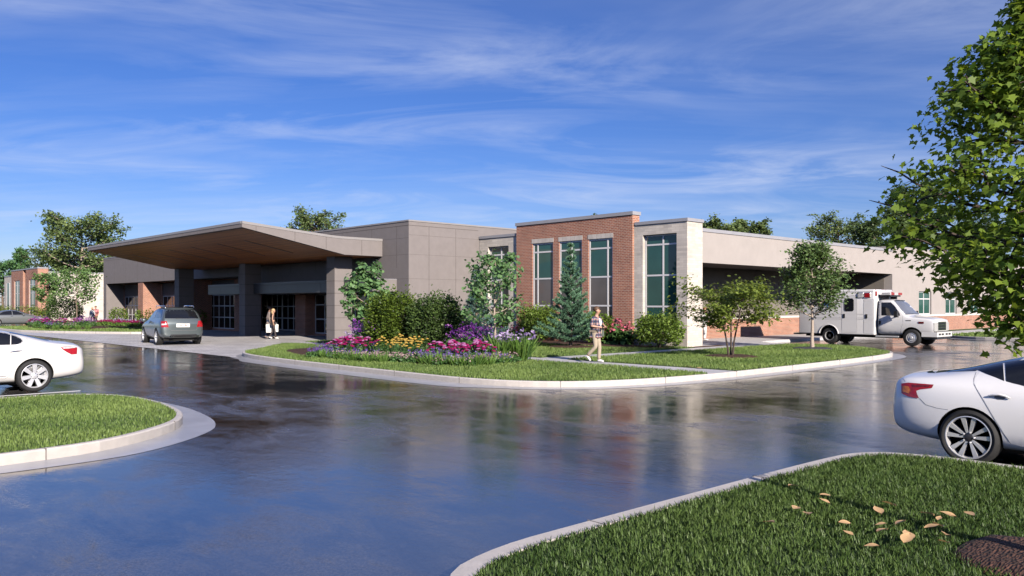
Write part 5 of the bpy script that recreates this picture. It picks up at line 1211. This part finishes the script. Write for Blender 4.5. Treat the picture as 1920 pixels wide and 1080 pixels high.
xy = t.math('ADD', sp_.outputs[0], sp_.outputs[1])
c = t.mix(stripe(sp_.outputs[2], 7, 0, .52), (.40, .39, .40), (.03, .04, .085)); c = t.mix(t.math('MULTIPLY', stripe(xy, 8, 0, .5), .85), c, (.05, .06, .11)); c = t.mix(t.math('MULTIPLY', stripe(sp_.outputs[2], 7, .66, .8), .55), c, (.48, .12, .07)); c = t.mix(t.math('MULTIPLY', stripe(xy, 8, .66, .8), .5), c, (.48, .13, .08))
t.p(Base_Color=c, Roughness=.85); M['plaid'] = t.m

def skin(name, verts, edges, mat, parent, sub=2):
    me = bpy.data.meshes.new(name); me.from_pydata([v[0] for v in verts], edges, []); me.materials.append(mat); o = link(name, me)
    o.modifiers.new('skin', 'SKIN'); o.modifiers.new('sub', 'SUBSURF').levels = sub
    sv = me.skin_vertices[0].data
    for i, v in enumerate(verts):
        r = v[1]; sv[i].radius = r if hasattr(r, '__len__') else (r, r); sv[i].use_root = i == 0
    evaluated(o); o.data.shade_smooth(); o.parent = parent; return o

def person(label, loc, rz, H, pose, outfit, skinm='skin', female=False, group=None):
    root = thing('person', label, 'person', loc, rz, group); k = H / 1.78; P = {n: Vector(p) * k for n, p in pose.items()}; V = []; E_ = []; ids = {}
    def v(n, p, r): ids[n] = len(V); V.append((tuple(p), r if hasattr(r, '__len__') else r * k)); return n
    def e(*ns):
        for a, b in zip(ns, ns[1:]): E_.append((ids[a], ids[b]))
    lean = P.get('chest', Vector((0, 0, 1.30 * k)))
    v('pelvis', P.get('pelvis', Vector((0, 0, .97 * k))), .125); v('waist', (V[0][0][0] * .5 + lean.x * .5, 0, 1.12 * k), .11 if not female else .095); v('chest', lean, .125 if not female else .11); v('neckb', (lean.x + .005, 0, 1.475 * k), .06 if not female else .05); v('neck', (lean.x + .015 * k, 0, 1.53 * k), .052 if not female else .043)
    hx = lean.x + .03 * k; ht = P.get('look', Vector((1, 0, 0))).normalized(); hd = Vector((hx, 0, 1.655 * k)); sd = Vector((-ht.y, ht.x, 0))
    v('jaw', Vector((hx, 0, 1.585 * k)) + ht * .025 * k, .066); v('head', hd, .095); v('crown', Vector((hx, 0, 1.725 * k)) - ht * .012 * k, .075); v('nose', hd + ht * .108 * k + Vector((0, 0, -.012 * k)), .013)
    e('pelvis', 'waist', 'chest', 'neckb', 'neck', 'jaw', 'head', 'crown'); e('head', 'nose')
    for s, q in ((1, 'l'), (-1, 'r')):
        v('ear' + q, hd + sd * s * .098 * k - Vector((0, 0, .01 * k)), .014); e('head', 'ear' + q)
        sh = Vector((lean.x, s * .20 * k * (.88 if female else 1), 1.43 * k)); el, wr = P['elbow' + q], P['wrist' + q]; d = (wr - el).normalized()
        v('sh' + q, sh, .058 if not female else .045); v('ua' + q, sh.lerp(el, .5), .047 if not female else .037); v('el' + q, el, .040 if not female else .033); v('fa' + q, el.lerp(wr, .4), .038 if not female else .031); v('wr' + q, wr, .027); 
        pa = wr + d * .065 * k; v('pa' + q, pa, (.016 * k, .036 * k)); e('chest', 'sh' + q, 'ua' + q, 'el' + q, 'fa' + q, 'wr' + q, 'pa' + q)
        side = d.cross(Vector((0, 0, 1))); side = side.normalized() if side.length > .2 else Vector((1, 0, 0)); nm = side.cross(d)
        for f, (off, ln) in enumerate(((-.027, .070), (-.009, .080), (.009, .076), (.027, .060))):
            b = pa + d * .035 * k + side * off * k; m = b + d * ln * .55 * k + nm * .012 * k; t_ = m + d * ln * .4 * k + nm * .028 * k
            for nn, pp, rr in (('b', b, .0095), ('m', m, .009), ('t', t_, .007)): v(f'f{f}{nn}{q}', pp, rr)
            e('pa' + q, f'f{f}b{q}', f'f{f}m{q}', f'f{f}t{q}')
        tb = wr + d * .035 * k + side * (-.032) * k; tm = tb + (d * .7 - side * .6).normalized() * .035 * k + nm * .01 * k; tt = tm + (d - side * .1).normalized() * .028 * k + nm * .01 * k
        for nn, pp, rr in (('b', tb, .012), ('m', tm, .010), ('t', tt, .008)): v(f'th{nn}{q}', pp, rr)
        e('wr' + q, f'thb{q}', f'thm{q}', f'tht{q}')
        hp = Vector((V[0][0][0], s * .085 * k, .93 * k)); kn, an, to = P['knee' + q], P['ankle' + q], P['toe' + q]
        v('hip' + q, hp, .09); v('th' + q, hp.lerp(kn, .5), .075 if not female else .068); v('kn' + q, kn, .055 if not female else .048); v('cf' + q, kn.lerp(an, .4), .052 if not female else .045); v('an' + q, an, .036); v('to' + q, to, .030); e('pelvis', 'hip' + q, 'th' + q, 'kn' + q, 'cf' + q, 'an' + q, 'to' + q)
    skin('body', V, E_, M[skinm], root)
    g = lambda n: Vector(V[ids[n]][0])
    def piece(name, chain_sets, mat, grow):
        VV = []; EE = []; idm = {}
        for ch in chain_sets:
            for n in ch:
                key, r = n if isinstance(n, tuple) else (n, None)
                if key not in idm:
                    idm[key] = len(VV); hem = key == 'hem'; rr = .1 * k if hem else V[ids[key]][1]; rr = rr if not hasattr(rr, '__len__') else max(rr); VV.append(((V[0][0][0], 0, .84 * k) if hem else V[ids[key]][0], (rr if r is None else r * k) + grow * k))
            ks = [n[0] if isinstance(n, tuple) else n for n in ch]; EE += [(idm[a], idm[b]) for a, b in zip(ks, ks[1:])]
        return skin(name, VV, EE, mat, root)
    for it in outfit:
        kind, mat = it[0], M[it[1]]
        if kind == 'shirt': piece('shirt', [[('pelvis', .15), ('waist', .14), ('chest', .145), ('neckb', .06)], [('pelvis', .15), ('hem', .135)], ['chest', 'shl', 'ual', 'ell'] + (['fal', 'wrl'] if len(it) > 2 else []), ['chest', 'shr', 'uar', 'elr'] + (['far', 'wrr'] if len(it) > 2 else [])], mat, .017)
        if kind == 'vest': piece('top', [[('pelvis', .125), 'waist', 'chest', ('neckb', .05)], ['chest', 'shl'], ['chest', 'shr']], mat, .012)
        if kind == 'undershirt': 
            b = MB(); c_ = g('chest'); b.ball(c_ + Vector((.075, .03, -.04)) * k, (.10 * k, .055 * k, .15 * k), 8); b.build('undershirt', mat, root, smooth=True)
        if kind == 'trousers': piece('trousers', [['pelvis', 'hipl', 'thl', 'knl', 'cfl', ('anl', .045)], ['pelvis', 'hipr', 'thr', 'knr', 'cfr', ('anr', .045)]], mat, .016 if not female else .008)
        if kind == 'coat': piece('coat', [['chest', 'waist', ('pelvis', .16), ('hipl', .15), ('thl', .14)], ['pelvis', ('hipr', .15), ('thr', .14)], ['chest', ('neckb', .06)], ['chest', 'shl', 'ual', 'ell', 'fal', 'wrl'], ['chest', 'shr', 'uar', 'elr', 'far', 'wrr']], mat, .02)
        if kind == 'shoes':
            for q in 'lr':
                a, to = g('an' + q), g('to' + q); d = (to - a); d.z *= .6; d.normalize(); heel = a - d * .05 * k - Vector((0, 0, .035 * k)); skin('shoe', [(tuple(heel), .042 * k), (tuple(a.lerp(to, .5) + Vector((0, 0, .0))), .046 * k), (tuple(to + d * .03 * k), .034 * k)], [(0, 1), (1, 2)], mat, root, 2)
        if kind == 'hair':
            b = MB(); c_ = g('head'); b.ball(c_ - ht * .022 * k + Vector((0, 0, .045 * k)), (.108 * k, .102 * k, .095 * k), 8)
            if len(it) > 2: b.ball(c_ - ht * .075 * k - Vector((0, 0, .06 * k)), (.06 * k, .085 * k, .14 * k), 8)
            b.build('hair', mat, root, smooth=True)
    for s in (1, -1):
        b = MB(); b.ball(hd + ht * .088 * k + sd * s * .032 * k + Vector((0, 0, .012 * k)), (.011 * k, .011 * k, .008 * k), 5); b.build('eye', M['eye'], root)
    b = MB(); b.ball(Vector((hx, 0, 1.595 * k)) + ht * .088 * k, (.009 * k, .022 * k, .007 * k), 5); b.build('mouth', M['lips'], root)
    return root
def wpt(o, p): return Matrix.Translation(o.location) @ Matrix.Rotation(o.rotation_euler[2], 4, 'Z') @ Vector(p)

walk = dict(elbowr=(-.05, -.27, 1.17), wristr=(.19, -.10, 1.13), elbowl=(.08, .36, 1.22), wristl=(.20, .23, 1.15), kneer=(.03, -.085, .50), ankler=(-.25, -.09, .22), toer=(-.16, -.09, .07), kneel=(.09, .085, .50), anklel=(.07, .085, .085), toel=(.21, .09, .035), chest=(.02, 0, 1.30), look=(.95, .25, 0))
g = gnd(1117, 679.5, .12); man = person('man in a plaid shirt and khaki trousers walking on the footpath', (g.x, g.y, .118), R(-72), 1.80, walk, [('shirt', 'plaid'), ('undershirt', 'white_cloth'), ('trousers', 'khaki'), ('shoes', 'white_cloth'), ('hair', 'hair_brown')])
bg = thing('shoulder_bag', 'grey green canvas bag slung from the walking man\'s shoulder', 'bag', wpt(man, (.0, .27, .82)), R(-72))
b = MB(); b.box(-.15, .17, -.05, .05, 0, .30); bb = b.build('bag_body', M['bag_green'], bg); md = bb.modifiers.new('b', 'BEVEL'); md.width = .04; md.segments = 3; evaluated(bb)
b = MB(); b.tube([(.0, 0, .28), (.06, -.05, .42), (.10, -.13, .58), (.06, -.20, .66), (-.06, -.24, .64), (-.12, -.16, .50), (-.08, .0, .28)], .014, 5); b.build('strap', M['charcoal'], bg)
cup = thing('phone', 'dark phone held in the walking man\'s right hand', 'phone', wpt(man, (.27, -.05, 1.12)), R(-72)); b = MB(); b.box(-.01, .01, -.04, .04, -.06, .09); b.build('case', M['black'], cup); b = MB(); b.box(-.0125, -.0101, -.036, .036, -.05, .08); b.build('screen', M['gloss_black'], cup)

stand = dict(elbowr=(-.03, -.24, 1.15), wristr=(.04, -.22, .90), elbowl=(-.03, .24, 1.15), wristl=(.04, .22, .90), kneer=(.10, -.085, .50), ankler=(.16, -.085, .085), toer=(.30, -.09, .035), kneel=(-.02, .085, .49), anklel=(-.20, .085, .13), toel=(-.08, .09, .035))
g = gnd(512, 635, .03); woman = person('blonde woman in dark sleeveless clothes carrying a white bag by the canopy column', (g.x, g.y, .012), R(-30), 1.72, stand, [('vest', 'charcoal'), ('trousers', 'charcoal'), ('shoes', 'white_cloth'), ('hair', 'hair_blond', 1)], female=True)
dp = (g - CAM).dot(FW) + .55; g2 = at(505, dp, .012); escort = person('man in a brown grey jacket walking beside the blonde woman', g2, R(-25), 1.88, stand, [('shirt', 'brown_jacket', 1), ('trousers', 'navy'), ('shoes', 'brown_jacket'), ('hair', 'hair_black')], 'skin_dark')
def paper_bag(label, p, rz, w=.42, h=.42):
    bg = thing('shopping_bag', label, 'bag', p, rz, 'white shopping bags'); b = MB(); b.add([(-w / 2, -.07, 0), (w / 2, -.07, 0), (w / 2, .07, 0), (-w / 2, .07, 0), (-w * .54, -.09, h), (w * .54, -.09, h), (w * .54, .09, h), (-w * .54, .09, h)], [(0, 3, 2, 1), (0, 1, 5, 4), (1, 2, 6, 5), (2, 3, 7, 6), (3, 0, 4, 7)]); b.build('bag_body', M['paper'], bg)
    b = MB()
    for y in (-.09, .09): b.tube([(-.09, y, h - .02), (-.07, y * .5, h + .08), (.07, y * .5, h + .08), (.09, y, h - .02)], .006, 4)
    b.build('handles', M['paper'], bg)
paper_bag('large white paper bag hanging at the jacketed man\'s side', wpt(escort, (.05, -.27, .36)), R(-25), .46, .46)
paper_bag('white paper bag hanging at the blonde woman\'s far side', wpt(woman, (.10, .24, .40)), R(-30), .34, .42)
still = dict(stand); still.update(kneer=(.02, -.09, .49), ankler=(.0, -.09, .085), toer=(.15, -.10, .035), kneel=(.02, .09, .49), anklel=(.0, .09, .085), toel=(.15, .10, .035))
q = at(179.5, 80, .02); person('man in a pink top and sand trousers standing far left by the panelled facade', q, R(-130), 1.80, still, [('shirt', 'pink_cloth', 1), ('trousers', 'sand'), ('shoes', 'brown_jacket'), ('hair', 'hair_brown')], group=None)
q = at(173.0, 79.4, .02); person('woman in a white top beside the man in pink far left', q, R(-120), 1.66, still, [('shirt', 'white_cloth', 1), ('trousers', 'pink_cloth'), ('shoes', 'white_cloth'), ('hair', 'hair_blond', 1)], female=True)
q = gnd(1321, 638.3, .13); person('person in a long white coat half hidden behind the pale stone corner', (q.x, q.y, .122), R(-70), 1.72, still, [('trousers', 'white_cloth'), ('coat', 'white_cloth'), ('shoes', 'white_cloth'), ('hair', 'hair_red')])
